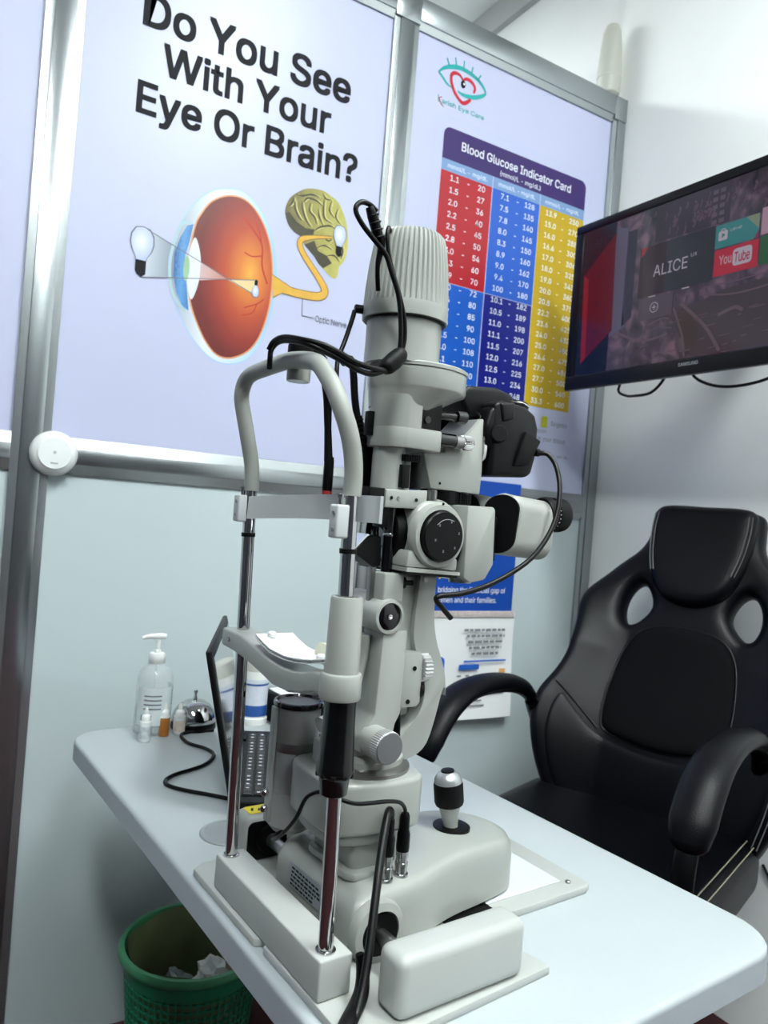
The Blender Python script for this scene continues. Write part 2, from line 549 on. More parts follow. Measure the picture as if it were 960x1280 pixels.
decal(flat(MB(), IRIS, WP, 0.0013), 'iris', IRISM, eye, 'blue printed iris')
mb = MB()
stroke(mb, [(0.453, 1.801), (0.432, 1.792), (0.42, 1.755), (0.412, 1.709), (0.416, 1.658), (0.43, 1.624), (0.454, 1.603)], 0.007, WP, 0.0014)
decal(mb, 'cornea', mat('print_cornea', (170, 196, 205), 0.3, noise=0.04), eye)
decal(flat(MB(), ellipse(0.449, 1.697, 0.007, 0.028, 20), WP, 0.0015), 'pupil', mat('print_pupil', (150, 186, 150), 0.3, noise=0.1), eye)
# light cone and bulbs
CONE_A = ramp_mat('print_beam', [(0.0, (196, 204, 216)), (1.0, (120, 132, 150))], 'LINEAR', loc=(0, 0, 0), scale=(1, 1, 1))
CONE_B = ramp_mat('print_beam_inside', [(0.0, (206, 176, 178)), (1.0, (190, 120, 96))], 'LINEAR', loc=(0, 0, 0), scale=(1, 1, 1))
decal(flat(MB(), [(0.359, 1.76), (0.425, 1.738), (0.425, 1.670), (0.355, 1.655)], WP, 0.0006), 'beam', CONE_A, eye)
decal(flat(MB(), [(0.480, 1.718), (0.544, 1.694), (0.480, 1.677)], WP, 0.0012), 'beam', CONE_B, eye)
decal(flat(MB(), [(0.544, 1.694), (0.612, 1.706), (0.612, 1.671)], WP, 0.0012), 'beam', mat('print_beam_cream', (228, 202, 150), 0.35, noise=0.03), eye)
mb = MB()
stroke(mb, [(0.359, 1.76), (0.619, 1.670)], 0.0018, WP, 0.0016)
stroke(mb, [(0.350, 1.655), (0.616, 1.708)], 0.0018, WP, 0.0016)
decal(mb, 'beam_edge', GREYINK, eye)
BULBM = ramp_mat('print_bulb', [(0.0, (168, 180, 222)), (0.5, (198, 206, 240)), (1.0, (226, 230, 250))], 'SPHERICAL', loc=(0.45, 0.5, 0.55), scale=(1.6, .2, 1.6))
def bulb(cx, z0, z1, rx, d, flip=False):
    s = -1 if flip else 1
    h = z1 - z0
    zb = (z1 if not flip else z0)
    P = [(0, 0), (rx * .6, -.03 * h), (rx * .95, -.17 * h), (rx, -.32 * h), (rx * .85, -.46 * h), (rx * .5, -.60 * h), (rx * .45, -.66 * h), (-rx * .45, -.66 * h), (-rx * .5, -.60 * h), (-rx * .85, -.46 * h), (-rx, -.32 * h), (-rx * .95, -.17 * h), (-rx * .6, -.03 * h)]
    decal(flat(MB(), [(cx + a * 1.12, zb + s * (b + 0.002 * (1 if b > -.2 * h else 0))) for a, b in P], WP, d), 'bulb_outline', GREYINK, eye)
    decal(flat(MB(), [(cx + a, zb + s * b) for a, b in P], WP, d + 0.0002), 'bulb', BULBM, eye)
    decal(flat(MB(), [(cx + a * rx, zb + s * b * h) for a, b in ((-.48, -.66), (.48, -.66), (.48, -.93), (0.1, -1), (-.3, -.95), (-.48, -.88))], WP, d + 0.0002), 'bulb_cap', INK, eye)
bulb(0.350, 1.655, 1.763, 0.0235, 0.0012)
bulb(0.820, 1.812, 1.889, 0.0165, 0.0026)
bulb(0.6135, 1.668, 1.709, 0.008, 0.0018, flip=True)
# brain and nerve
BRAIN = [(0.672, 1.881), (0.673, 1.899), (0.681, 1.92), (0.698, 1.938), (0.719, 1.953), (0.742, 1.96), (0.766, 1.962), (0.787, 1.956), (0.809, 1.946), (0.824, 1.926), (0.835, 1.904), (0.843, 1.874), (0.845, 1.84), (0.839, 1.807), (0.826, 1.79), (0.823, 1.766), (0.815, 1.757), (0.801, 1.761), (0.782, 1.775), (0.768, 1.784), (0.757, 1.797), (0.742, 1.809), (0.728, 1.82), (0.716, 1.839), (0.699, 1.843), (0.682, 1.857)]
BRM = ramp_mat('print_brain', [(0.0, (92, 84, 44)), (0.5, (150, 142, 70)), (1.0, (188, 182, 96))], 'LINEAR', loc=(0, 0, 0), scale=(1, 1, 1), nmix=0.5, nscale=9)
DRK = mat('print_brain_shadow', (58, 52, 34), 0.4, noise=0.2, nscale=60)
HIL = mat('print_brain_light', (206, 198, 122), 0.4, noise=0.1, nscale=60)
decal(flat(MB(), spl2(BRAIN, 3, True), WP, 0.0004), 'brain', BRM, eye, 'olive green printed brain')
decal(flat(MB(), [(0.672, 1.881), (0.682, 1.887), (0.704, 1.869), (0.728, 1.86), (0.751, 1.863), (0.749, 1.847), (0.72, 1.836), (0.699, 1.843), (0.682, 1.857)], WP, 0.0006), 'brain_underside', DRK, eye)
decal(flat(MB(), [(0.728, 1.82), (0.753, 1.836), (0.765, 1.814), (0.79, 1.808), (0.805, 1.793), (0.782, 1.775), (0.768, 1.784), (0.757, 1.797), (0.742, 1.809)], WP, 0.0006), 'brain_underside', DRK, eye)
FOLDS = [[(0.693, 1.92), (0.696, 1.9), (0.706, 1.884), (0.716, 1.875)], [(0.712, 1.922), (0.716, 1.902), (0.726, 1.881), (0.74, 1.866)], [(0.716, 1.92), (0.728, 1.933), (0.751, 1.933), (0.766, 1.925)], [(0.735, 1.923), (0.734, 1.904), (0.748, 1.893), (0.756, 1.876)], [(0.771, 1.945), (0.77, 1.92), (0.775, 1.897), (0.796, 1.89)], [(0.791, 1.945), (0.787, 1.919), (0.802, 1.904)], [(0.756, 1.916), (0.761, 1.896), (0.773, 1.878)], [(0.751, 1.86), (0.767, 1.873), (0.79, 1.882), (0.804, 1.88)], [(0.81, 1.931), (0.805, 1.908), (0.82, 1.893)], [(0.695, 1.935), (0.711, 1.934), (0.737, 1.944), (0.757, 1.944)], [(0.761, 1.82), (0.781, 1.831), (0.802, 1.826)], [(0.79, 1.808), (0.81, 1.813), (0.825, 1.801)], [(0.68, 1.90), (0.688, 1.912), (0.69, 1.925)], [(0.775, 1.852), (0.79, 1.845), (0.80, 1.85)], [(0.825, 1.85), (0.832, 1.83), (0.828, 1.81)], [(0.765, 1.955), (0.775, 1.945), (0.79, 1.945)]]
mb, mh = MB(), MB()
for P in FOLDS:
    stroke(mb, P, [0.001] + [0.0045] * (len(P) - 2) + [0.0015], WP, 0.0008)
    stroke(mh, [(a + 0.0055, b + 0.001) for a, b in P], [0.001] + [0.003] * (len(P) - 2) + [0.001], WP, 0.0007)
decal(mb, 'brain_fold', DRK, eye)
decal(mh, 'brain_ridge', HIL, eye)
NERVE = [(0.799, 1.855), (0.766, 1.848), (0.739, 1.84), (0.72, 1.831), (0.716, 1.817), (0.726, 1.799), (0.749, 1.774), (0.771, 1.751), (0.788, 1.73), (0.791, 1.716), (0.778, 1.705), (0.752, 1.701), (0.725, 1.7), (0.699, 1.701), (0.679, 1.705), (0.655, 1.703)]
NW = [0.004, 0.006, 0.009, 0.012, 0.012, 0.012, 0.013, 0.014, 0.016, 0.018, 0.018, 0.018, 0.018, 0.018, 0.026, 0.055]
decal(stroke(MB(), NERVE, [w + 0.004 for w in NW], WP, 0.0009), 'nerve_outline', mat('print_nerve_edge', (120, 92, 50), 0.4, noise=0.1), eye)
decal(stroke(MB(), NERVE, NW, WP, 0.0011), 'optic_nerve', mat('print_nerve', (214, 166, 62), 0.35, noise=0.08, nscale=40), eye, 'yellow printed optic nerve')
mb = MB()
stroke(mb, [(0.734, 1.690), (0.736, 1.649)], 0.0016, WP, 0.0012)
stroke(mb, [(0.736, 1.649), (0.768, 1.649)], 0.0016, WP, 0.0012)
put_text(mb, 'Optic Nerve', WP, 0.772, 1.642, 0.015, width=0.086, align='L', d=0.0012)
decal(mb, 'caption', mat('caption_ink', (74, 77, 90), 0.45, noise=0.05), eye)

# glucose poster with logo
glu = sheet('glucose_poster', 0.999, 1.715, 1.294, 2.447, PRINT, 'lavender poster with a coloured Blood Glucose Indicator Card under an eye logo', 'poster')
TEAL = mat('print_teal', (34, 160, 160), 0.35, noise=0.03)
RED = mat('print_red', (190, 34, 50), 0.35, noise=0.03)
mb = MB()
stroke(mb, [(1.071, 2.367), (1.089, 2.384), (1.114, 2.396), (1.142, 2.402), (1.172, 2.4), (1.2, 2.392), (1.22, 2.379), (1.231, 2.364)], [.004, .009, .012, .012, .011, .010, .009, .005], WP, 0.0004)
stroke(mb, [(1.071, 2.368), (1.087, 2.357), (1.101, 2.346), (1.117, 2.341)], [.006, .007, .006, .003], WP, 0.0004)
stroke(mb, [(1.231, 2.364), (1.218, 2.353), (1.196, 2.342), (1.173, 2.336), (1.153, 2.335), (1.136, 2.339)], [.006, .010, .012, .012, .009, .003], WP, 0.0004)
LASH = [(1.095, 2.413), (1.103, 2.395), (1.122, 2.424), (1.127, 2.402), (1.151, 2.426), (1.151, 2.405), (1.181, 2.420), (1.178, 2.401), (1.210, 2.408), (1.2, 2.39)]
for k in range(5):
    stroke(mb, LASH[2 * k:2 * k + 2], 0.0045, WP, 0.0004)
put_text(mb, 'arish Eye Care', WP, 1.089, 2.290, 0.0125, width=0.142, align='L', bold=0.01, d=0.0004)
stroke(mb, [(1.076, 2.309), (1.078, 2.289)], 0.003, WP, 0.0004)
decal(mb, 'eye_logo', TEAL, glu, 'teal eye outline with lashes and lettering')
mb = MB()
stroke(mb, [(1.152, 2.373), (1.139, 2.383), (1.124, 2.383), (1.114, 2.375), (1.113, 2.361), (1.119, 2.345), (1.129, 2.33), (1.144, 2.318), (1.158, 2.313), (1.173, 2.322), (1.181, 2.331)], [.004, .008, .010, .010, .009, .009, .009, .009, .011, .010, .008], WP, 0.0006)
stroke(mb, [(1.151, 2.372), (1.162, 2.38), (1.176, 2.38), (1.188, 2.373), (1.193, 2.364), (1.19, 2.351)], [.004, .009, .010, .009, .008, .006], WP, 0.0006)
stroke(mb, [(1.088, 2.306), (1.080, 2.300), (1.086, 2.288), (1.096, 2.281)], [.002, .003, .003, .001], WP, 0.0006)
decal(mb, 'heart_logo', RED, glu, 'red heart inside the eye logo')
decal(flat(MB(), ellipse(1.153, 2.362, 0.008, 0.0105, 20), WP, 0.0008), 'logo_pupil', INK, glu)
decal(flat(MB(), ellipse(1.156, 2.364, 0.0028, 0.0032, 12), WP, 0.0010), 'logo_glint', WINK, glu)
x0, x1 = 1.104, 1.632
def loop_line(P, w, d):
    return stroke(MB(), P + [P[0]], w, WP, d, step=1)
decal(loop_line(rrect(1.075, 1.655, 1.385, 2.262, 0.02, 4), 0.0016, 0.0003), 'card_outline', mat('print_faint_line', (176, 190, 222), 0.4, noise=0.02), glu)
hd = [p for p in rrect(x0, x1, 2.0, 2.236, 0.022, 6) if p[1] > 2.1] + [(x0, 2.15), (x1, 2.15)]
decal(flat(MB(), hd, WP, 0.0004), 'card_header', mat('print_purple', (46, 21, 94), 0.35, noise=0.03), glu)
SUB = mat('print_sky', (116, 148, 192), 0.35, noise=0.03)
LB = mat('print_blue', (16, 84, 180), 0.35, noise=0.03)
MBL = mat('print_mid_blue', (34, 90, 190), 0.35, noise=0.03)
DB = mat('print_navy', (10, 22, 122), 0.35, noise=0.03)
YE = mat('print_yellow', (184, 154, 5), 0.35, noise=0.03)
cx = [x0, 1.280, 1.456, x1]
zt, zb, zm = 2.119, 1.535, 1.823
rect = lambda a, b, c, d: [(a, c), (b, c), (b, d), (a, d)]
for k in range(3):
    decal(flat(MB(), rect(cx[k] + (.001 if k else 0), cx[k + 1] - (.001 if k < 2 else 0), zt + .0005, 2.15), WP, 0.0004), 'column_heading', SUB, glu)
decal(flat(MB(), rect(cx[0], cx[1] - .0015, zm + .001, zt), WP, 0.0004), 'red_block', mat('print_crimson', (168, 20, 36), 0.35, noise=0.03), glu)
decal(flat(MB(), rect(cx[0], cx[1] - .0015, zb, zm - .001), WP, 0.0004), 'blue_block', LB, glu)
decal(flat(MB(), rect(cx[1] + .0015, cx[2] - .001, zm + .001, zt), WP, 0.0004), 'blue_block', MBL, glu)
decal(flat(MB(), rect(cx[1] + .0015, cx[2] - .001, zb, zm - .001), WP, 0.0004), 'navy_block', DB, glu)
decal(flat(MB(), rect(cx[2] + .001, cx[3], zb, zt), WP, 0.0004), 'yellow_block', YE, glu)
mb = MB()
put_text(mb, 'Blood Glucose Indicator Card', WP, (x0 + x1) / 2, 2.186, 0.023, width=0.405, bold=0.015, d=0.0006)
put_text(mb, '(mmol/L - mg/dL)', WP, (x0 + x1) / 2 + .01, 2.160, 0.0125, width=0.150, d=0.0006, bold=0.005)
for k in range(3):
    put_text(mb, 'mmol/L - mg/dL', WP, (cx[k] + cx[k + 1]) / 2, 2.129, 0.0115, width=0.135, d=0.0006)
COLS = [[('1.1', '20'), ('1.5', '27'), ('2.0', '36'), ('2.2', '40'), ('2.5', '45'), ('2.8', '50'), ('3.0', '54'), ('3.3', '60'), ('3.9', '70'),
         ('4.0', '72'), ('4.4', '80'), ('4.7', '85'), ('5.0', '90'), ('5.5', '100'), ('6.0', '108'), ('6.1', '110'), ('6.7', '120'), ('7.0', '126')],
        [('7.1', '128'), ('7.5', '135'), ('7.8', '140'), ('8.0', '145'), ('8.3', '150'), ('8.9', '160'), ('9.0', '162'), ('9.4', '170'), ('100', '180'),
         ('10.1', '182'), ('10.5', '189'), ('11.0', '198'), ('11.1', '200'), ('11.5', '207'), ('12.0', '216'), ('12.5', '225'), ('13.0', '234'), ('13.8', '248')],
        [('13.9', '250'), ('15.0', '270'), ('16.0', '288'), ('16.6', '300'), ('17.0', '306'), ('18.0', '325'), ('19.0', '343'), ('20.0', '360'), ('20.8', '375'),
         ('22.2', '400'), ('23.6', '425'), ('24.0', '432'), ('25.0', '450'), ('26.4', '475'), ('27.0', '486'), ('27.7', '500'), ('30.0', '540'), ('33.3', '600')]]
rh = (zt - zb) / 18
for k in range(3):
    a = cx[k]
    for i, (l, r) in enumerate(COLS[k]):
        z = zt - rh * (i + 1) + 0.010
        put_text(mb, l, WP, a + 0.046, z, 0.0150, bold=0.012, d=0.0006)
        put_text(mb, '-', WP, a + 0.093, z, 0.0150, bold=0.01, d=0.0006)
        put_text(mb, r, WP, a + 0.138, z, 0.0150, bold=0.012, d=0.0006)
decal(mb, 'card_figures', WINK, glu, 'white printed figures in three columns')['kind'] = 'stuff'
decal(flat(MB(), rrect(1.528, 1.552, 1.478, 1.512, 0.004, 3), WP, 0.0004), 'legend_swatch', mat('print_lime', (184, 182, 12), 0.35, noise=0.03), glu)
mb = MB()
put_text(mb, 'Dangerous', WP, 1.568, 1.487, 0.014, width=0.064, align='L', d=0.0004)
put_text(mb, 'reason', WP, 1.50, 1.462, 0.012, width=0.05, align='L', d=0.0004)
put_text(mb, 'that your blood', WP, 1.50, 1.438, 0.014, width=0.128, align='L', d=0.0004)
put_text(mb, 'quick-labs', WP, 1.600, 1.394, 0.010, width=0.044, align='L', d=0.0004)
decal(mb, 'card_notes', GREYINK, glu)['kind'] = 'stuff'

# calendar hung on the lower panel
CP = lambda a, b, d: (a, 1.678 - d, b)
cal = tag(empty('wall_calendar', (1.22, PY, 0.63)), 'blue topped white paper wall calendar hanging below the posters, curling at its foot', 'calendar')
CBLUE = mat('calendar_blue', (14, 70, 164), 0.4, noise=0.03, nscale=6)
mb = MB()
N = 10
def paper(x0, x1, z0, z1, curl, th=0.002):
    vs, fs = [], []
    for j in range(N + 1):
        z = z1 + (z0 - z1) * j / N
        off = curl * (j / N) ** 2
        for i in range(N + 1):
            x = x0 + (x1 - x0) * i / N
            w = 0.004 * math.sin(i * 0.7 + j * 0.5) * (j / N)
            vs.append((x, 1.680 - off + w, z))
    n = len(vs)
    vs += [(a, b + th, c) for a, b, c in vs]
    q = N + 1
    for j in range(N):
        for i in range(N):
            a = j * q + i
            fs.append((a, a + 1, a + q + 1, a + q))
            fs.append((n + a, n + a + q, n + a + q + 1, n + a + 1))
    for k in range(N):
        for a, b in ((k, k + 1), (N * q + k + 1, N * q + k), ((k + 1) * q, k * q), (k * q + N, (k + 1) * q + N)):
            fs.append((a, b, b + n, a + n))
    return MB().add(vs, fs)
adopt(MB().box(1.02, 1.455, 1.679, 1.6815, 0.930, 1.300).build('cover_card', CBLUE, smooth=0), cal)
adopt(paper(1.02, 1.470, 0.632, 0.928, 0.012).build('date_pad', PAPERW), cal)
adopt(MB().box(1.02, 1.465, 1.676, 1.683, 0.916, 0.934, bev=0.001).build('binding', mat('calendar_binding', (196, 186, 184), 0.5, noise=0.15, nscale=120)), cal)
mb = MB()
put_text(mb, 'bridging the financial gap of', CP, 1.425, 0.985, 0.015, width=0.235, align='R', bold=0.006, d=0.0003)
put_text(mb, 'women and their families.', CP, 1.395, 0.957, 0.015, width=0.215, align='R', bold=0.006, d=0.0003)
stroke(mb, [(1.02, 1.235), (1.15, 1.20), (1.28, 1.18), (1.38, 1.262), (1.45, 1.248)], 0.012, CP, 0.0002)
stroke(mb, [(1.10, 1.03), (1.18, 1.045), (1.24, 1.04), (1.29, 1.055)], 0.006, CP, 0.0002)
decal(mb, 'cover_print', WINK, cal)
mb = MB()
flat(mb, [(1.185, 1.048), (1.215, 1.06), (1.215, 1.035), (1.19, 1.02)], CP, 0.0004)
decal(mb, 'cover_spot', mat('calendar_yellow', (226, 200, 20), 0.4, noise=0.04), cal)
CP2 = lambda a, b, d: (a, 1.6745 - d - 0.0065 * ((0.928 - b) / 0.296) ** 2 - 0.004, b)
mb = MB()
for i, (a, b) in enumerate(((1.285, 1.43), (1.295, 1.43), (1.300, 1.425), (1.305, 1.42), (1.315, 1.41))):
    z = 0.878 - i * 0.0165
    x = a
    while x < b:
        w = random.uniform(0.010, 0.026)
        flat(mb, rect(x, min(x + w, b), z, z + 0.007), CP2)
        x += w + 0.004
for i in range(5):
    flat(mb, rect(1.27 + 0.029 * i, 1.283 + 0.029 * i, 0.752, 0.757), CP2)
for z, a, b in ((0.712, 1.345, 1.438), (0.699, 1.34, 1.438), (0.682, 1.25, 1.36), (0.668, 1.24, 1.37)):
    flat(mb, rect(a, b, z, z + 0.004), CP2)
decal(mb, 'printed_lines', mat('calendar_grey', (120, 124, 130), 0.6, noise=0.08), cal)['kind'] = 'stuff'
mb = MB()
flat(mb, rect(1.275, 1.345, 0.772, 0.786), CP2)
flat(mb, rect(1.29, 1.44, 0.792, 0.797), CP2)
flat(mb, rrect(1.18, 1.225, 0.735, 0.810, 0.014, 4), CP2)
decal(mb, 'blue_badge', mat('calendar_badge', (30, 92, 190), 0.5, noise=0.05), cal)
decal(flat(MB(), rect(1.418, 1.440, 0.752, 0.771), CP2), 'amber_square', mat('calendar_amber', (226, 174, 110), 0.5, noise=0.05), cal)

# round sensor on the post, tapered device in the corner
sen = tag(empty('round_sensor', (0.205, PY - 0.014, 1.255)), 'round white sensor puck stuck on the aluminium post beside the middle rail', 'sensor')
MB().lathe([(0.044, 0), (0.046, 0.004), (0.046, 0.012), (0.042, 0.020), (0.034, 0.026), (0.033, 0.0262)], (0, 0, 0), (0, -1, 0), 40).build('body', WPLAST, sen)
MB().lathe([(0.033, 0.0255), (0.033, 0.0285), (0.031, 0.030), (0.0, 0.0305)], (0, 0, 0), (0, -1, 0), 40).build('face_plate', mat('white_plastic_bright', (232, 236, 236), 0.3, noise=0.01), sen)
mb = MB()
mb.lathe([(0.0035, 0.030), (0.003, 0.0312), (0, 0.0314)], (0, 0, 0.002), (0, -1, 0), 12)
mb.box(-0.007, 0.007, -0.0315, -0.030, -0.021, -0.0175, bev=0.0005)
mb.build('marking', mat('grey_marking', (186, 192, 192), 0.5, noise=0.03), sen)
dv = tag(empty('tapered_device', (1.722, 1.730, 2.527)), 'tapered white plastic device standing on top of the partition in the wall corner', 'device')
MB().lathe([(0.026, 0.012), (0.034, 0.02), (0.0365, 0.05), (0.036, 0.10), (0.033, 0.16), (0.027, 0.215), (0.020, 0.235), (0.010, 0.243), (0.0, 0.245)], (0, 0, 0), (0, 0, 1), 32).build('body', mat('ivory_case', (196, 197, 188), 0.4, noise=0.015), dv)
MB().lathe([(0.0368, 0.068), (0.0378, 0.070), (0.0368, 0.072)], (0, 0, 0), (0, 0, 1), 32).build('seam', mat('ivory_seam', (206, 206, 200), 0.5, noise=0.02), dv)
MB().lathe([(0.020, 0), (0.022, 0.004), (0.022, 0.014)], (0, 0, 0), (0, 0, 1), 24).build('foot', BLACK, dv)

# ------------------------------------------------------------------ television
TX = 1.45
tv = tag(empty('television', (TX, 1.135, 1.557)), 'black flat television on the right wall showing a menu over a street picture', 'television')
ty0, ty1, tz0, tz1 = 0.745, 1.527, 1.557, 2.001
adopt(MB().box(TX + 0.012, TX + 0.055, ty0 + .03, ty1 - .03, tz0 + .02, tz1 - .02, bev=0.01).build('back_shell', BLACK), tv)
BEZ = mat('bezel_gloss', (8, 8, 9), 0.3, spec=0.3, noise=0.05)
for nm, a in (('top', (ty0, ty1, tz1 - 0.022, tz1)), ('bottom', (ty0, ty1, tz0, tz0 + 0.036)), ('side', (ty0, ty0 + 0.024, tz0 + .036, tz1 - .022)), ('side', (ty1 - 0.030, ty1, tz0 + .036, tz1 - .022))):
    adopt(MB().box(TX - 0.004, TX + 0.013, *a, bev=0.0025, seg=2).build('bezel', BEZ), tv)
SP = lambda a, b, d: (TX - 0.0012 - d, a, b)
SE = 0.62
def screen_mat(name, rgb, s=SE):
    return mat('screen_' + name, (10, 10, 12), 0.15, emit=rgb, estr=s)
def street_mat():
    mt = bpy.data.materials.new('screen_street')
    mt.use_nodes = True
    nt = mt.node_tree
    b = nt.nodes['Principled BSDF']
    b.inputs['Base Color'].default_value = lin((10, 10, 12))
    b.inputs['Roughness'].default_value = 0.15
    tc = nt.nodes.new('ShaderNodeTexCoord')
    mp = nt.nodes.new('ShaderNodeMapping')
    mp.inputs['Scale'].default_value = (1, 7, 3.5)
    nz = nt.nodes.new('ShaderNodeTexNoise')
    nz.inputs['Scale'].default_value = 2.2
    nz.inputs['Detail'].default_value = 6
    nz.inputs['Distortion'].default_value = 0.8
    rp = nt.nodes.new('ShaderNodeValToRGB')
    e = rp.color_ramp.elements
    e[0].position, e[0].color = 0.30, lin((30, 27, 38))
    e[1].position, e[1].color = 0.78, lin((150, 112, 132))
    n = e.new(0.52)
    n.color = lin((78, 62, 78))
    nt.links.new(tc.outputs['Generated'], mp.inputs['Vector'])
    nt.links.new(mp.outputs['Vector'], nz.inputs['Vector'])
    nt.links.new(nz.outputs['Fac'], rp.inputs['Fac'])
    nt.links.new(rp.outputs['Color'], b.inputs['Emission Color'])
    b.inputs['Emission Strength'].default_value = SE
    return mt
STREET = street_mat()
# the picture itself: base sheet, street pieces, menu panels
adopt(MB().box(TX - 0.001, TX + 0.012, ty0 + 0.024, ty1 - 0.03, tz0 + 0.036, tz1 - 0.022).build('screen', screen_mat('navy', (14, 17, 34)), smooth=0), tv)
def scr(mb, name, material):
    o = mb.build(name, material, None, smooth=0, loc=rebase(mb))
    return adopt(o, tv)
scr(flat(MB(), rect(ty0 + .026, 1.384, tz0 + .038, tz1 - .024), SP, 0.0002), 'street_picture', STREET)
# buildings and road of the street picture
scr(flat(MB(), [(1.384, 1.96), (1.345, 1.95), (1.335, 1.70), (1.384, 1.68)], SP, 0.0004), 'street_tower', screen_mat('tower', (96, 92, 116)))
scr(flat(MB(), [(1.345, 1.94), (1.315, 1.94), (1.315, 1.72), (1.345, 1.70)], SP, 0.0004), 'street_shade', screen_mat('shade', (42, 42, 58)))
scr(flat(MB(), [(1.26, 1.977), (1.06, 1.977), (1.06, 1.885), (1.26, 1.89)], SP, 0.0004), 'street_shade', screen_mat('shade2', (58, 50, 60)))
mb = MB()
for k in range(46):
    y = random.choice((random.uniform(1.19, 1.31), random.uniform(0.93, 1.07), random.uniform(1.10, 1.18)))
    z = random.uniform(1.905, 1.968)
    stroke(mb, [(y, z), (y - 0.003, z - 0.006), (y + 0.002, z - random.uniform(0.012, 0.022))], random.uniform(0.002, 0.007), SP, 0.0006)
scr(mb, 'street_stones', screen_mat('stones', (98, 78, 92)))['kind'] = 'stuff'
scr(flat(MB(), [(1.20, 1.70), (1.06, 1.735), (0.95, 1.74), (0.90, 1.60), (1.13, 1.597)], SP, 0.0004), 'street_road', screen_mat('road', (70, 56, 62)))
mb = MB()
for P, w in (([(1.19, 1.72), (1.16, 1.65), (1.15, 1.60)], 0.006), ([(1.17, 1.725), (1.10, 1.66), (1.06, 1.60)], 0.008), ([(1.12, 1.735), (1.03, 1.72), (0.93, 1.725)], 0.004), ([(1.11, 1.75), (1.02, 1.748), (0.93, 1.752)], 0.003), ([(1.36, 1.69), (1.28, 1.655), (1.20, 1.66)], 0.005), ([(1.26, 1.69), (1.22, 1.70), (1.20, 1.695)], 0.003), ([(1.265, 1.67), (1.23, 1.68), (1.19, 1.672)], 0.002), ([(1.07, 1.68), (1.03, 1.69), (1.01, 1.68)], 0.008)):
    stroke(mb, P, w, SP, 0.0008)
for k in range(26):
    y, z = random.uniform(0.93, 1.30), random.uniform(1.605, 1.69)
    stroke(mb, [(y, z), (y - random.uniform(0.008, 0.03), z + 0.002)], random.uniform(0.001, 0.003), SP, 0.0008)
scr(mb, 'street_marks', screen_mat('marks', (104, 82, 94)))['kind'] = 'stuff'
mb = MB()
for k, s in enumerate((0.0, 0.018)):
    for j in range(5):
        flat(mb, rect(1.105 - s, 1.092 - s, 1.955 - j * 0.017, 1.965 - j * 0.017), SP, 0.0008)
scr(mb, 'street_sign', screen_mat('sign', (98, 84, 96)))
scr(flat(MB(), [(1.385, 1.947), (1.487, 1.861), (1.476, 1.624), (1.375, 1.697)], SP, 0.0006), 'menu_ribbon', screen_mat('crimson', (98, 14, 36)))
scr(flat(MB(), [(1.487, 1.861), (1.476, 1.624), (1.460, 1.637), (1.469, 1.848)], SP, 0.0008), 'menu_ribbon_edge', screen_mat('scarlet', (150, 24, 38)))
for z in (1.85, 1.775, 1.70):
    scr(MB().lathe([(0.0075, 0.0), (0.0, 0.0004)], SP(1.432, z, 0.0009), (-1, 0, 0), 14), 'menu_icon', screen_mat('icon', (80, 14, 34)))
scr(flat(MB(), rect(1.300, 1.092, 1.762, 1.884), SP, 0.0010), 'menu_tile', screen_mat('slate', (46, 47, 53)))
scr(flat(MB(), rect(1.300, 1.222, 1.762, 1.884), SP, 0.0011), 'menu_tile_shade', screen_mat('plum', (48, 22, 30)))
scr(flat(MB(), [(1.297, 1.884), (1.278, 1.884), (1.290, 1.866), (1.297, 1.862)], SP, 0.0012), 'menu_tile_mark', screen_mat('redmark', (160, 30, 34)))
scr(flat(MB(), rect(1.292, 1.193, 1.704, 1.757), SP, 0.0010), 'menu_tile', screen_mat('mauve', (82, 68, 82)))
scr(flat(MB(), rect(1.091, 0.987, 1.829, 1.881), SP, 0.0010), 'menu_tile', screen_mat('teal', (54, 138, 138)))
scr(flat(MB(), [(1.018, 1.881), (0.987, 1.881), (0.987, 1.848)], SP, 0.0012), 'menu_tile_corner', screen_mat('sage', (134, 150, 120)))
scr(flat(MB(), [(0.998, 1.829), (0.987, 1.829), (0.987, 1.846)], SP, 0.0012), 'menu_tile_corner', screen_mat('magenta', (140, 50, 96)))
scr(flat(MB(), rect(1.090, 0.985, 1.767, 1.826), SP, 0.0010), 'menu_tile', screen_mat('red', (196, 40, 62)))
scr(flat(MB(), rect(0.982, 0.90, 1.832, 1.889), SP, 0.0010), 'menu_tile', screen_mat('pink', (190, 150, 170)))
scr(flat(MB(), rect(0.982, 0.90, 1.768, 1.828), SP, 0.0010), 'menu_tile', screen_mat('green', (36, 96, 48)))
SF = lambda a, b, d: SP(-a, b, d)
mb = MB()
put_text(mb, 'ALICE', SF, -1.208, 1.806, 0.027, width=0.096, d=0.0014)
put_text(mb, 'UX', SF, -1.152, 1.829, 0.008, width=0.016, align='L', d=0.0014)
put_text(mb, 'You', SF, -1.077, 1.791, 0.020, width=0.030, align='L', d=0.0014, bold=0.005)
flat(mb, rrect(-1.044, -0.999, 1.781, 1.818, 0.008, 4), SF, 0.0014)
put_text(mb, 'UPnP', SF, -1.055, 1.86, 0.006, width=0.028, align='L', d=0.0014)
flat(mb, rrect(-1.083, -1.061, 1.845, 1.866, 0.003, 3), SF, 0.0014)
stroke(mb, [(-1.077, 1.866), (-1.077, 1.870), (-1.067, 1.870), (-1.067, 1.866)], 0.002, SF, 0.0014, step=1)
stroke(mb, [(-1.252, 1.731), (-1.240, 1.731)], 0.0018, SF, 0.0014)
stroke(mb, [(-1.246, 1.725), (-1.246, 1.737)], 0.0018, SF, 0.0014)
P = ellipse(-1.246, 1.731, 0.0115, 0.0115, 24)
stroke(mb, P + [P[0]], 0.0016, SF, 0.0014, step=1)
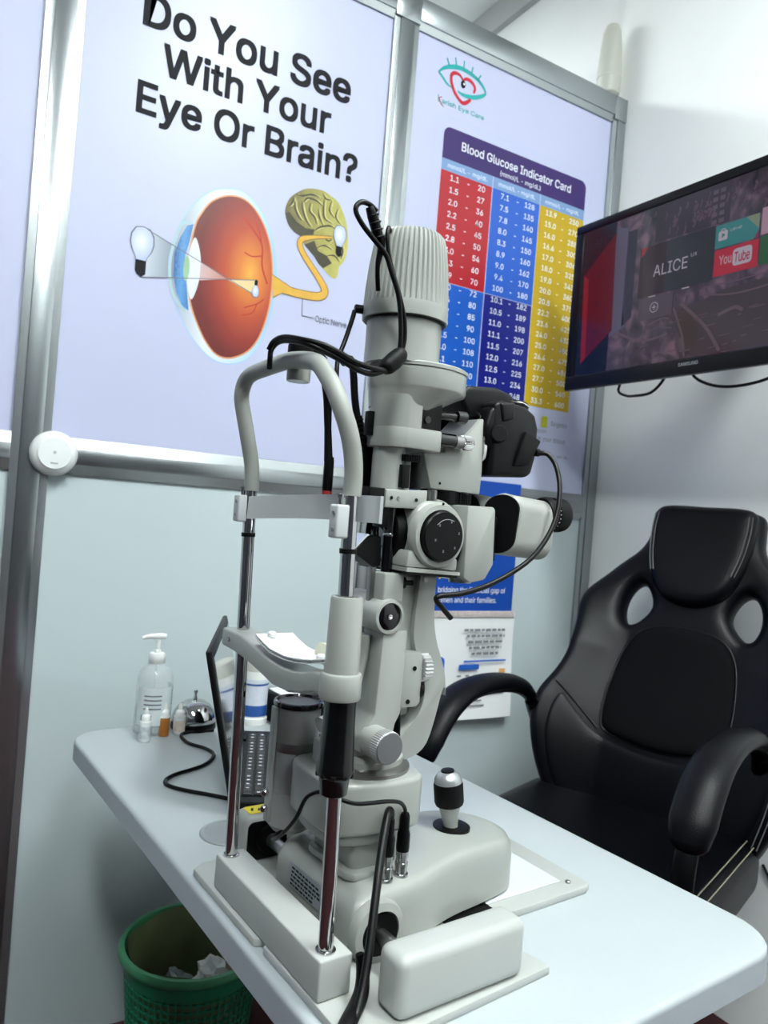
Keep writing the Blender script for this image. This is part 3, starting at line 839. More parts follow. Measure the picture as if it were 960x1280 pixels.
flat(mb, rect(-1.17, -1.15, 1.758, 1.7605), SF, 0.0014)
flat(mb, rect(-1.265, -1.245, 1.758, 1.7600), SF, 0.0014)
scr(mb, 'menu_lettering', screen_mat('white', (196, 186, 200)))['kind'] = 'stuff'
mb = MB()
put_text(mb, 'Tube', SF, -1.0215, 1.788, 0.022, width=0.036, d=0.0017, bold=0.01)
scr(mb, 'menu_lettering', screen_mat('red2', (176, 36, 56)))
scr(flat(MB(), [(-1.075, 1.850), (-1.075, 1.862), (-1.066, 1.856)], SF, 0.0017), 'menu_play_mark', screen_mat('teal2', (54, 128, 128)))
mb = MB()
put_text(mb, '19:17', SF, -1.452, 1.936, 0.012, width=0.05, align='L', d=0.0006)
scr(mb, 'clock', screen_mat('dimtext', (52, 52, 74)))
mb = MB()
BZ = lambda a, b, d: (TX - 0.0042 - d, -a, b)
put_text(mb, 'SAMSUNG', BZ, -1.135, 1.5775, 0.0075, width=0.052, bold=0.01, d=0.0003)
o = mb.build('maker_lettering', mat('silver_print', (170, 174, 178), 0.3, 0.3, noise=0.03), None, smooth=0)
adopt(o, tv)
adopt(MB().box(TX + 0.055, TX + 0.10, 1.035, 1.235, 1.67, 1.87, bev=0.004).build('mount_plate', BLACK), tv)
adopt(MB().box(TX + 0.10, 1.75, 1.11, 1.16, 1.75, 1.80, bev=0.004).build('mount_arm', BLACK), tv)
adopt(MB().box(1.75, 1.77, 1.06, 1.21, 1.68, 1.87, bev=0.002).build('wall_bracket', BLACK), tv)
tag(MB().tube([(1.49, 1.35, 1.60), (1.50, 1.385, 1.555), (1.50, 1.36, 1.537), (1.49, 1.32, 1.531), (1.49, 1.27, 1.535), (1.49, 1.235, 1.565), (1.49, 1.23, 1.60)], 0.0035, 8).build('television_cable', CABLE), 'short black cable looping under the left half of the television', 'cable', 'cables under the television')
tag(MB().tube([(1.49, 1.17, 1.60), (1.49, 1.15, 1.560), (1.49, 1.10, 1.535), (1.49, 1.04, 1.527), (1.49, 0.97, 1.535), (1.49, 0.92, 1.56), (1.49, 0.91, 1.60)], 0.0035, 8).build('television_cable', CABLE), 'longer black cable sagging below the middle of the television', 'cable', 'cables under the television')

# ================================================================== DESK
TH = R(4.5)
O = Vector((0.3145, 0.687, 0.74))
desk = tag(empty('desk', (O.x, O.y, 0), TH), 'white laminate desk with rounded corners carrying the slit lamp and laptop', 'desk')
top = MB().prism(rrect(-0.012, 0.538, -0.246, 0.79, 0.062, 8), 0.702, 0.74, UV, bev=0.006, seg=4, ang=50).build('desktop', TABLE, desk, smooth=40)
e = MB()
P = rrect(-0.0125, 0.5385, -0.2465, 0.7905, 0.0625, 8)
vs = [(a, b, z) for z in (0.7065, 0.7335) for a, b in P]
n = len(P)
e.add(vs, [(i, (i + 1) % n, n + (i + 1) % n, n + i) for i in range(n)])
e.build('edge_band', TEDGE, top, smooth=60)
LEGM = mat('grey_leg_paint', (120, 122, 124), 0.4, 0.3, noise=0.04)
for v in (-0.10, 0.56):
    for u in (0.44,):
        lg = MB().box(u - 0.03, u + 0.03, v - 0.02, v + 0.02, 0.03, 0.70, bev=0.003).build('leg', LEGM, desk)
        MB().box(u - 0.20, u + 0.07, v - 0.03, v + 0.03, 0.0, 0.03, bev=0.006).build('foot', LEGM, lg)
MB().box(0.425, 0.455, -0.08, 0.54, 0.655, 0.70, bev=0.003).build('cross_beam', LEGM, desk)
gm = MB().lathe([(0.0, -0.004), (0.040, -0.004), (0.040, 0.0012), (0.0385, 0.0026), (0.034, 0.0030), (0.033, 0.0016), (0.0, 0.0016)], (0.082, 0.275, 0.74), (0, 0, 1), 36).build('cable_grommet', mat('grey_plastic', (150, 155, 158), 0.4, 0.3, noise=0.03), desk)
gm['label'] = 'grey round cable grommet'

# ================================================================== SLIT LAMP (local frame: u to the chair, v to the partition, w up from desktop)
SL = tag(empty('slit_lamp', O, TH), 'off-white slit lamp microscope with chrome uprights and knurled lamp tower on the desk', 'slit lamp')
def P_(mb, name, material, parent=SL, **k):
    return mb.build(name, material, parent, **k)

# base plate and rails
plate = [(0.0, -0.168), (0.237, -0.158), (0.237, -0.145), (0.215, -0.064), (0.405, -0.064), (0.418, -0.058), (0.418, 0.100), (0.405, 0.106), (0.237, 0.106), (0.237, 0.196), (0.012, 0.196), (-0.0045, 0.185), (-0.0045, 0.020), (0.006, 0.015), (0.006, 0.009), (-0.002, 0.004)]
P_(MB().prism(plate, 0.0, 0.009, UV, bev=0.0018, seg=2), 'base_plate', PLATE)
P_(MB().box(0.225, 0.385, -0.040, 0.085, 0.009, 0.0105, bev=0.0006, seg=1), 'glide_sheet', mat('white_acrylic', (196, 200, 203), 0.2, noise=0.01))
P_(MB().lathe([(0.0035, 0.009), (0.0035, 0.011), (0.0025, 0.0118), (0, 0.0118)], (0.392, -0.046, 0), (0, 0, 1), 12), 'screw', STEEL)
P_(MB().box(0.19, 0.26, -0.062, -0.036, 0.009, 0.0105), 'dark_strip', RUBBER)  # thin dark strip on the plate along the near edge of the moving base
P_(MB().box(0.0, 0.035, -0.099, 0.135, 0.0095, 0.047, bev=0.0022), 'foot_bar', PLATE)
def rail_cover(v0, v1, u0=0.046, u1=0.200):
    return MB().box(u0, u1, v0, v1, 0.0092, 0.066, bev=0.010, seg=4)
P_(rail_cover(-0.158, -0.120), 'rail_cover', PLATE)
fc = P_(rail_cover(0.170, 0.206, 0.052, 0.200), 'rail_cover', PLATE)
P_(MB().prism(rrect(0.056, 0.110, 0.012, 0.058, 0.008, 4), 0.1685, 0.1705, UW), 'opening', BLACK, fc)
P_(MB().lathe([(0.017, 0.1625), (0.0175, 0.164), (0.0175, 0.169)], (0.085, 0, 0.036), (0, 1, 0), 24), 'bearing', RUBBER, fc)
P_(MB().prism(rrect(0.060, 0.092, 0.176, 0.198, 0.004, 3), 0.0661, 0.0667, UV), 'warning_sticker', mat('sticker_yellow', (232, 214, 20), 0.4, noise=0.03), fc)
mb = MB()
for a, b, c, d in ((0.066, 0.183, 0.070, 0.191), (0.074, 0.181, 0.079, 0.188), (0.082, 0.186, 0.087, 0.183)):
    stroke(mb, [(a, b), (c, d)], 0.003, UV, 0.0669)
P_(mb, 'sticker_print', INK, fc, smooth=0)
axl = P_(MB().lathe([(0.0075, -0.125), (0.0075, 0.175)], (0.085, 0, 0.036), (0, 1, 0), 24), 'axle', STEEL)

# moving base body: loft of rounded plan outlines
def base_outline(k, grow_=0.0):
    c = [(0.058, 0.088), (0.062, 0.100), (0.080, 0.106), (0.135, 0.104), (0.20, 0.088), (0.26, 0.080), (0.305, 0.070), (0.326, 0.045), (0.331, 0.020),
         (0.326, -0.005), (0.305, -0.028), (0.26, -0.038), (0.20, -0.046), (0.135, -0.062), (0.080, -0.066), (0.062, -0.060), (0.058, -0.048), (0.056, 0.02)]
    cu, cv = 0.17, 0.02
    out = []
    for a, b in c:
        out.append((cu + (a - cu) * k, cv + (b - cv) * k))
    return spl2(out, 4, True)
def topw(u, v):
    # low saddle behind, dome under the column, gentle hump to the joystick end
    return 0.074 - 0.010 * max(0, (0.10 - u) / 0.05) + 0.004 * math.sin(max(0, min(1, (u - 0.16) / 0.14)) * PI)
rings = []
for k, wf in ((1.0, None), (1.0, 0.25), (0.998, 0.62), (0.985, 0.80), (0.955, 0.92), (0.90, 0.985), (0.82, 1.0), (0.5, 1.03), (0.2, 1.04)):
    ring = []
    for a, b in base_outline(k):
        w = 0.013 if wf is None else 0.013 + (topw(a, b) - 0.013) * wf
        ring.append((a, b, w))
    rings.append(ring)
n = len(rings[0])
mb = MB()
mb.add([p for r in rings for p in r], [(i * n + k, i * n + (k + 1) % n, (i + 1) * n + (k + 1) % n, (i + 1) * n + k) for i in range(len(rings) - 1) for k in range(n)] + [tuple(range(n)), tuple(range((len(rings) - 1) * n, len(rings) * n))])
body = P_(mb, 'moving_base', WHITE, smooth=60)
P_(MB().lathe([(0.030, -0.060), (0.031, -0.066), (0.029, -0.072), (0.022, -0.074), (0.021, -0.070)], (0.085, 0, 0.038), (0, 1, 0), 36), 'axle_boss', WHITE, body)
P_(MB().lathe([(0.021, -0.0735), (0.021, -0.071), (0.0085, -0.0705)], (0.085, 0, 0.037), (0, 1, 0), 30), 'axle_bush', BLACK, body)
lab = MB().box(-0.0008, 0.0, -0.036, 0.036, -0.012, 0.012)
o = P_(lab, 'rating_plate', mat('rating_plate', (150, 156, 162), 0.4, 0.2, noise=0.03), body, smooth=0)
o.location = (0.0565, 0.028, 0.046)
o.rotation_euler = (0, R(4), 0)
mb = MB()
LP = lambda a, b, d: (-0.0009 - d, -a, b)
for j in range(5):
    x = -0.030
    while x < 0.028 - (0.012 if j > 2 else 0):
        w = random.uniform(0.003, 0.008)
        flat(mb, rect(x, x + w, 0.006 - j * 0.0042, 0.0082 - j * 0.0042), LP)
        x += w + 0.0015
q = P_(mb, 'rating_print', INK, o, smooth=0)
q['kind'] = 'stuff'
P_(MB().prism(spl2([(0.078, 0.060), (0.150, 0.052), (0.158, 0.02), (0.150, -0.020), (0.078, -0.030), (0.072, 0.015)], 4, True), 0.070, 0.0785, UV, bev=0.003), 'column_collar', WHITE, body)
# joystick
P_(MB().lathe([(0.0225, 0.0765), (0.0225, 0.0812), (0.0215, 0.0816), (0.0, 0.0812)], (0.248, 0.017, 0), (0, 0, 1), 32), 'joystick_well', BLACK, body)
jax = Vector((-0.13, 0.05, 1))
joy = P_(MB().lathe([(0.0085, 0.0), (0.009, 0.012), (0.0125, 0.030), (0.0135, 0.034)], (0.248, 0.017, 0.072), jax, 28), 'joystick', WHITE)
P_(MB().lathe([(0.0135, 0.034), (0.0165, 0.0355), (0.0178, 0.039), (0.0178, 0.060), (0.0168, 0.0625)], (0.248, 0.017, 0.072), jax, 28), 'grip_sleeve', RUBBER, joy)
P_(MB().lathe([(0.0168, 0.0625), (0.0160, 0.068), (0.012, 0.0735), (0.0085, 0.0755), (0.008, 0.0745)], (0.248, 0.017, 0.072), jax, 28), 'grip_top', mat('silver_paint', (178, 180, 182), 0.3, 0.7, noise=0.03), joy)
P_(MB().lathe([(0.0078, 0.0745), (0.0078, 0.077), (0.0, 0.0778)], (0.248, 0.017, 0.072), jax, 20), 'button', BLACK, joy)
# plugs on the base
for i, (u, v) in enumerate(((0.106, -0.046), (0.127, -0.044))):
    p = P_(MB().lathe([(0.0078, 0.070), (0.0078, 0.0765), (0.0062, 0.077), (0.0062, 0.084), (0.0068, 0.0845), (0.0068, 0.088), (0.006, 0.0885), (0.006, 0.0945), (0.0066, 0.095), (0.0066, 0.100)], (u, v, 0), (0, 0, 1), 20), 'plug', mat('nickel', (170, 172, 172), 0.22, 1.0, noise=0.06, nscale=300))
    P_(MB().lathe([(0.0068, 0.100), (0.0072, 0.104), (0.0068, 0.118), (0.0055, 0.122), (0.0052, 0.136), (0.0038, 0.139)], (u, v, 0), (0, 0, 1), 16), 'plug_boot', BLACK, p)

# column: neck + turret block
P_(MB().prism(rrect(0.080, 0.142, -0.022, 0.062, 0.010, 4), 0.072, 0.122, UV, bev=0.003), 'column_neck', WHITE)
tb = MB()
pl = spl2([(0.048, -0.012), (0.062, -0.030), (0.110, -0.040), (0.150, -0.036), (0.162, -0.015), (0.162, 0.045), (0.150, 0.076), (0.110, 0.082), (0.060, 0.074), (0.048, 0.050)], 4, True)
tb.prism(pl, 0.118, 0.172, UV, bev=0.005, seg=3, ang=50)
tur = P_(tb, 'turret_block', WHITE)
P_(MB().prism(spl2([(0.055, -0.008), (0.075, -0.026), (0.120, -0.028), (0.132, 0.01), (0.120, 0.060), (0.075, 0.066), (0.055, 0.05)], 4, True), 0.104, 0.120, UV, bev=0.006, seg=3, ang=50), 'turret_skirt', WHITE, tur)
P_(MB().lathe([(0.052, 0.170), (0.052, 0.176), (0.046, 0.180)], (0.112, 0.02, 0), (0, 0, 1), 40), 'angle_scale', STEEL, tur)
P_(MB().lathe([(0.044, 0.172), (0.044, 0.186), (0.038, 0.190), (0.0, 0.191)], (0.112, 0.02, 0), (0, 0, 1), 40), 'pivot_cap', WHITE, tur)
# silver housing standing at the rear of the column
sh = P_(MB().lathe([(0.020, 0.078), (0.0265, 0.086), (0.0265, 0.1235), (0.026, 0.124), (0.0265, 0.1245), (0.0265, 0.170), (0.0262, 0.1705), (0.0262, 0.181), (0.0265, 0.1815), (0.0265, 0.221)], (0.072, 0.100, 0), (0, 0, 1), 40), 'silver_housing', SILVER)
sh['label'] = 'silver cylinder with a black rimmed top'
P_(MB().lathe([(0.0268, 0.1705), (0.0270, 0.172), (0.0270, 0.1795), (0.0268, 0.181)], (0.072, 0.100, 0), (0, 0, 1), 40), 'dark_band', STEEL, sh)
P_(MB().lathe([(0.0265, 0.219), (0.0285, 0.220), (0.029, 0.223), (0.028, 0.2255), (0.026, 0.2262), (0.0245, 0.2235), (0.0, 0.2232)], (0.072, 0.100, 0), (0, 0, 1), 40), 'black_rim', BLACKG, sh)
P_(MB().lathe([(0.0238, 0.2236), (0.0, 0.2238)], (0.072, 0.100, 0), (0, 0, 1), 32), 'grey_lid', mat('dark_grey_lid', (70, 72, 76), 0.35, noise=0.05), sh)
P_(MB().box(0.041, 0.046, 0.097, 0.107, 0.09, 0.220, bev=0.001), 'side_rail', SILVER, sh)
for w in (0.105, 0.123):
    P_(MB().lathe([(0.004, 0), (0.004, 0.005), (0.003, 0.006), (0, 0.006)], (0.040, 0.101, w), (-1, -0.6, 0), 12), 'thumb_screw', CHROME, sh)
P_(MB().lathe([(0.002, 0), (0.002, 0.001), (0, 0.001)], (0.083, 0.0757, 0.176), (0.4, -0.9, 0), 10), 'screw', BLACK, sh)

# headrest: uprights, chin rest, brow band, hoop
lean = lambda w: 0.014 - 0.012 * (w - 0.047) / 0.42
for v in (0.125, -0.085):
    r = P_(MB().tube([(lean(0.045), v, 0.045), (lean(0.47), v, 0.47)], 0.0070, 24, smooth=False), 'upright', CHROME)
    P_(MB().tube([(lean(0.410), v, 0.410), (lean(0.4145), v, 0.4145)], 0.0079, 24, smooth=False), 'stop_ring', RUBBER, r)
    P_(MB().lathe([(0.0095, 0.0465), (0.0095, 0.0485), (0.0072, 0.049)], (lean(0.047), v, 0), (0, 0, 1), 24), 'foot_ring', CHROME, r)
gu = lean(0.24)
grip = P_(MB().lathe([(0.0098, 0.190), (0.0125, 0.192), (0.0142, 0.2065), (0.0150, 0.208), (0.0172, 0.210), (0.0176, 0.2135), (0.0166, 0.218), (0.0150, 0.255), (0.0142, 0.287)], (gu, -0.085, 0), (0, 0, 1), 32), 'height_grip', mat('black_grip', (5, 5, 6), 0.25, noise=0.1, nscale=60, coat=0.2))
mb = MB()
for k in range(10):
    a = 2 * PI * k / 10
    mb.box(-0.0022, 0.0022, 0.0150, 0.0178, 0.2085, 0.2125, bev=0.0006, seg=1, mtx=Matrix.Translation((gu, -0.085, 0)) @ Matrix.Rotation(a, 4, 'Z'))
P_(mb, 'grip_notches', RUBBER, grip)['kind'] = 'stuff'
cu_ = lean(0.30)
ch = MB()
ch.lathe([(0.0185, 0.2785), (0.0195, 0.281), (0.0195, 0.299), (0.0185, 0.3015), (0.0165, 0.3025)], (cu_, -0.085, 0), (0, 0, 1), 36)
ch.lathe([(0.0162, 0.300), (0.0150, 0.369), (0.0142, 0.371), (0.0115, 0.3712), (0.0110, 0.366), (0.0, 0.366)], (cu_, -0.085, 0), (0, 0, 1), 36)
chin = P_(ch, 'chin_rest_sleeve', WHITE)
prof = [(0.142, 0.305), (0.092, 0.3045), (0.076, 0.302), (0.058, 0.2985), (0.040, 0.295), (0.020, 0.292), (-0.005, 0.2905), (-0.025, 0.2915), (-0.045, 0.295), (-0.062, 0.300), (-0.085, 0.3015), (-0.085, 0.281), (-0.066, 0.280), (-0.045, 0.274), (-0.020, 0.269), (0.015, 0.269), (0.045, 0.275), (0.080, 0.281), (0.115, 0.284), (0.142, 0.285)]
P_(MB().prism(prof, cu_ - 0.018, cu_ + 0.016, VW, bev=0.003, seg=3, ang=40), 'chin_rest_bar', WHITE, chin)
PAD = mat('chin_paper', (214, 217, 218), 0.6, noise=0.01)
pd = MB()
prof2 = [(0.056, 0.3085), (0.050, 0.3065), (0.038, 0.3030), (0.022, 0.2995), (-0.008, 0.2985), (-0.028, 0.3000), (-0.045, 0.3025), (-0.062, 0.3055)]
for j in range(4):
    pts = [(a + 0.001 * ((j * 7) % 3 - 1), b + 0.0011 * j) for a, b in prof2]
    pd.prism(pts + [(a, b + 0.0009) for a, b in reversed(pts)], cu_ - 0.019 + 0.0012 * ((j * 5) % 3), cu_ + 0.024 + 0.001 * ((j * 3) % 4), VW)
P_(pd, 'chin_papers', PAD, chin)
for v, w in ((0.047, 0.3105), (-0.054, 0.307)):
    P_(MB().lathe([(0.0045, 0.0), (0.0045, 0.004), (0.003, 0.0055), (0, 0.0058)], (cu_ - 0.004, v, w), (0, 0, 1), 16), 'paper_pin', WPLAST, chin)
P_(MB().prism(spl2([(-0.060, 0.302), (-0.045, 0.309), (-0.030, 0.317), (-0.016, 0.314), (-0.012, 0.302), (-0.03, 0.296)], 4, True), cu_ + 0.014, cu_ + 0.018, VW, bev=0.001), 'paper_guard', mat('ivory_plastic', (222, 222, 198), 0.4, noise=0.02), chin)
P_(MB().lathe([(0.003, 0), (0.003, 0.0012), (0, 0.0014)], (cu_ - 0.018, 0.122, 0.2945), (-1, 0, 0), 12), 'set_screw', STEEL, chin)
# brow band (bows away from the patient) and its clips
bp_, _ = spline([Vector(p) for p in ((-0.010, 0.133, 0.4415), (-0.004, 0.128, 0.442), (0.010, 0.088, 0.4455), (0.019, 0.030, 0.449), (0.023, -0.030, 0.451), (0.0265, -0.075, 0.4515), (0.0285, -0.092, 0.4515), (0.024, -0.103, 0.4515))], [1] * 8, 5)
vs, fs = [], []
for i, p in enumerate(bp_):
    t = (bp_[min(i + 1, len(bp_) - 1)] - bp_[max(i - 1, 0)]).normalized()
    nn = Vector((-t.y, t.x, 0)) * 0.0014
    for s_, w in ((1, -0.0125), (1, 0.0125), (-1, 0.0125), (-1, -0.0125)):
        q = p + nn * s_
        vs.append((q.x, q.y, q.z + w))
for i in range(len(bp_) - 1):
    for k in range(4):
        a, b = i * 4 + k, i * 4 + (k + 1) % 4
        fs.append((a, b, b + 4, a + 4))
fs += [(3, 2, 1, 0), tuple(range(4 * len(bp_) - 4, 4 * len(bp_)))]
band = P_(MB().add(vs, fs), 'brow_band', mat('white_band', (188, 192, 194), 0.35, noise=0.01))
for u, v, dz in ((-0.010, 0.128, 0.0), (-0.013, -0.086, -0.003)):
    P_(MB().box(u - 0.003, u + 0.010, v - 0.007, v + 0.007, 0.4265 + dz, 0.4565 + dz, bev=0.002), 'band_clip', MATS['white_band'], band)
    for w in (0.434, 0.449):
        P_(MB().lathe([(0.002, 0), (0.002, 0.0008), (0, 0.001)], (u - 0.0035, v - 0.002, w + dz), (-1, 0, 0), 10), 'screw', STEEL, band)
    P_(MB().lathe([(0.002, 0), (0.002, 0.006), (0.003, 0.0065), (0.003, 0.009), (0.0015, 0.0105), (0, 0.0105)], (u + 0.004, v, 0.4565 + dz), (0, 0, 1), 12), 'thumb_screw', CHROME, band)
hoop = [(0.003, 0.125, 0.462), (0.001, 0.125, 0.49), (-0.006, 0.126, 0.52), (-0.012, 0.128, 0.545), (-0.017, 0.127, 0.565), (-0.018, 0.120, 0.580), (-0.018, 0.104, 0.588), (-0.018, 0.068, 0.591), (-0.018, 0.022, 0.593), (-0.018, -0.013, 0.590), (-0.018, -0.040, 0.584), (-0.018, -0.056, 0.573), (-0.016, -0.072, 0.556), (-0.012, -0.081, 0.538), (-0.006, -0.085, 0.520), (0.0, -0.0855, 0.500), (0.003, -0.085, 0.480), (0.003, -0.085, 0.462)]
hp = P_(MB().tube(hoop, 0.0085, 20, step=5), 'headrest_hoop', WHITE2, smooth=70)
P_(MB().lathe([(0.0115, -0.014), (0.012, -0.012), (0.012, 0.006), (0.0105, 0.007)], (-0.006, 0.018, 0.588), (0, 0, 1), 24), 'clamp_cup', WHITE, hp)
P_(MB().lathe([(0.012, 0.008), (0.0128, 0.010), (0.0128, 0.022), (0.010, 0.0245), (0, 0.025)], (-0.006, 0.018, 0.588), (0, 0, 1), 24), 'clamp_knob', RUBBER, hp)
# fixation lamp arm hanging behind the hoop
fx = P_(MB().tube([(-0.006, 0.030, 0.601), (0.012, 0.036, 0.612), (0.034, 0.044, 0.606), (0.046, 0.048, 0.575), (0.052, 0.050, 0.535), (0.056, 0.050, 0.50)], [0.004, 0.005, 0.0065, 0.005, 0.004, 0.005], 12), 'fixation_arm', RUBBER)
P_(MB().lathe([(0.005, 0.505), (0.0055, 0.500), (0.0058, 0.470), (0.0055, 0.468)], (0.057, 0.050, 0), (0, 0, 1), 16), 'fixation_lamp', BLACK, fx)
P_(MB().lathe([(0.0056, 0.468), (0.0056, 0.464), (0.004, 0.463)], (0.057, 0.050, 0), (0, 0, 1), 16), 'red_ring', mat('red_plastic', (150, 40, 40), 0.4, noise=0.05), fx)

# microscope arm (C-shaped) and illumination arm
armP = spl2([(0.176, 0.384), (0.178, 0.337), (0.184, 0.310), (0.199, 0.275), (0.204, 0.246), (0.199, 0.254), (0.181, 0.194), (0.149, 0.178), (0.105, 0.172)], 5) + [(0.062, 0.176), (0.062, 0.199)] + spl2([(0.090, 0.201), (0.124, 0.206), (0.150, 0.214), (0.166, 0.228), (0.173, 0.254), (0.163, 0.284), (0.152, 0.311), (0.151, 0.338), (0.154, 0.384)], 5)
marm = P_(MB().prism(armP, -0.004, 0.044, UW, bev=0.0025, seg=2, ang=40), 'microscope_arm', WHITE)
P_(MB().box(0.126, 0.158, 0.004, 0.036, 0.225, 0.384, bev=0.004), 'arm_column', WHITE, marm)
P_(MB().box(0.158, 0.172, -0.002, 0.030, 0.252, 0.2545), 'arm_ledge', WHITE, marm)
P_(MB().lathe([(0.005, 0), (0.005, 0.010), (0.0075, 0.011), (0.0075, 0.016), (0.004, 0.018), (0.004, 0.026), (0, 0.026)], (0.150, 0.008, 0.374), (-1, 0, 0), 16), 'arm_thumb_screw', BLACK, marm)
P_(MB().lathe([(0.003, 0), (0.003, 0.0015), (0, 0.002)], (0.160, -0.004, 0.379), (0, -1, 0), 12), 'screw', STEEL, marm)
iarm = P_(MB().prism([(0.101, 0.325), (0.133, 0.325), (0.132, 0.235), (0.126, 0.224), (0.122, 0.198), (0.082, 0.198), (0.082, 0.214), (0.098, 0.236)], -0.016, 0.022, UW, bev=0.0025, seg=2, ang=30), 'illumination_arm', WHITE)
blk = P_(MB().prism([(0.131, 0.300), (0.158, 0.299), (0.161, 0.295), (0.161, 0.243), (0.156, 0.239), (0.131, 0.239)], -0.012, 0.012, UW, bev=0.002, seg=2), 'drive_block', WHITE, iarm)
for u, w in ((0.149, 0.282), (0.143, 0.246)):
    P_(MB().lathe([(0.0026, 0), (0.0026, 0.0008), (0, 0.0004)], (u, -0.0122, w), (0, -1, 0), 12), 'screw_hole', BLACK, iarm)
def knurled(o, ax, r, h, n=36, depth=0.0009):
    """ridged ring"""
    axv = Vector(ax).normalized()
    q = Vector((0, 0, 1)).rotation_difference(axv).to_matrix()
    vs, fs = [], []
    m_ = n * 2
    for hh, rr in ((0, 0.0), (0, r * 0.94), (h * 0.08, r), (h * 0.92, r), (h, r * 0.94), (h, 0.0)):
        for k in range(m_):
            rad = rr - (depth if (k % 2 and rr > 0) else 0)
            a = 2 * PI * k / m_
            vs.append(Vector(o) + q @ Vector((rad * math.cos(a), rad * math.sin(a), hh)))
    for i in range(5):
        for k in range(m_):
            a, b = i * m_ + k, i * m_ + (k + 1) % m_
            fs.append((a, b, b + m_, a + m_))
    return MB().add(vs, fs)
P_(knurled((0.1615, -0.002, 0.281), (1, 0, 0), 0.0165, 0.011, 24, 0.0018), 'knurled_wheel', mat('aluminium_knurl', (190, 192, 192), 0.42, 0.5, noise=0.02), iarm, smooth=12)
P_(MB().lathe([(0.010, 0), (0.010, 0.004)], (0.160, -0.004, 0.256), (1, 0, 0), 16), 'wheel_bush', BLACK, iarm)
# centring knob at the foot of the arm
P_(MB().lathe([(0.0165, -0.012), (0.0165, -0.030), (0.0158, -0.034)], (0.098, 0, 0.210), (0, 1, 0), 32), 'knob_collar', WHITE, iarm)
P_(knurled((0.098, -0.046, 0.210), (0, 1, 0), 0.0172, 0.013, 44, 0.0006), 'centring_knob', SILVER, iarm, smooth=20)
P_(MB().lathe([(0.0164, -0.0462), (0.0158, -0.0470), (0.0, -0.0471)], (0.098, 0, 0.210), (0, 1, 0), 32), 'knob_face', mat('knob_grey', (112, 113, 116), 0.4, 0.5, noise=0.03), iarm)
for s_, u0, u1 in ((-1, 0.132, 0.139),):
    P_(MB().prism([(u0, 0.238), (u0 + 0.004 * s_ * -1, 0.236), (u1 - 0.0025, 0.205), (u1, 0.203)], -0.010, 0.010, UW), 'arm_slot', BLACK, iarm)
# yoke limb on the far side
yk = [(0.092, 0.318), (0.090, 0.290), (0.083, 0.260), (0.076, 0.238), (0.064, 0.226), (0.050, 0.222)]
P_(MB().tube([(a, 0.012, b) for a, b in yk], 0.0105, 14, flat=(1.2, 0.85)), 'yoke_limb', WHITE, iarm, smooth=60)
# slit width knobs above the arm
P_(MB().lathe([(0.0200, 0.050), (0.0200, 0.012), (0.0192, 0.009)], (0.108, 0, 0.342), (0, 1, 0), 36), 'width_knob', WHITE, iarm)
P_(MB().lathe([(0.0190, 0.012), (0.0190, -0.016), (0.0180, -0.0185), (0.0150, -0.019), (0.0145, -0.0165)], (0.106, 0, 0.340), (0, 1, 0), 36), 'width_knob', WHITE, iarm)
P_(MB().lathe([(0.0147, -0.0168), (0.0140, -0.0172), (0.0, -0.0174)], (0.106, 0, 0.340), (0, 1, 0), 36), 'knob_disc', BLACKG, iarm)
P_(MB().lathe([(0.0028, -0.0172), (0.0028, -0.0190), (0.0012, -0.0192), (0, -0.0180)], (0.106, 0, 0.340), (0, 1, 0), 14), 'knob_screw', CHROME, iarm)
P_(MB().box(0.098, 0.124, -0.014, 0.016, 0.355, 0.386, bev=0.002), 'arm_head', WHITE, iarm)
P_(MB().box(0.093, 0.099, 0.004, 0.012, 0.345, 0.395, bev=0.001), 'arm_strip', STEEL, iarm)

# illumination column, mirror, clamp
col = P_(MB().lathe([(0.0062, 0.383), (0.0062, 0.425), (0.0066, 0.4255), (0.0066, 0.430), (0.0062, 0.431), (0.0062, 0.462)], (0.109, 0.000, 0), (0, 0, 1), 20), 'light_column', BLACKG)
P_(MB().lathe([(0.0066, 0.4245), (0.0068, 0.425), (0.0068, 0.427), (0.0066, 0.4275)], (0.109, 0.0, 0), (0, 0, 1), 20), 'column_ring', CHROME, col)
P_(MB().lathe([(0.0045, 0.400), (0.0045, 0.462)], (0.124, 0.004, 0), (0, 0, 1), 16), 'guide_rod', BLACKG, col)
P_(MB().box(0.094, 0.104, -0.004, 0.012, 0.434, 0.462, bev=0.001), 'mirror_stem', BLACK, col)
P_(MB().prism([(0.067, 0.407), (0.084, 0.424), (0.101, 0.424), (0.103, 0.392), (0.094, 0.390), (0.073, 0.402)], 0.002, 0.026, UW, bev=0.001, seg=1), 'mirror_prism', BLACK, col)
P_(MB().prism([(0.0665, 0.4085), (0.0835, 0.4255), (0.086, 0.4245), (0.069, 0.4065)], 0.003, 0.025, UW), 'mirror_face', mat('mirror', (220, 225, 225), 0.02, 1.0), col)
clp = P_(MB().prism([(0.088, 0.474), (0.143, 0.477), (0.143, 0.464), (0.134, 0.456), (0.088, 0.455)], -0.018, 0.024, UW, bev=0.0015, seg=2), 'clamp_bracket', WHITE)
for u in (0.095, 0.104, 0.128):
    P_(MB().lathe([(0.0020, 0), (0.0020, 0.0006), (0, 0.0004)], (u, -0.0182, 0.4655), (0, -1, 0), 10), 'screw', STEEL if u == 0.104 else BLACK, clp)
P_(MB().box(0.068, 0.088, -0.016, 0.018, 0.455, 0.475, bev=0.001), 'slide_block', BLACK, clp)
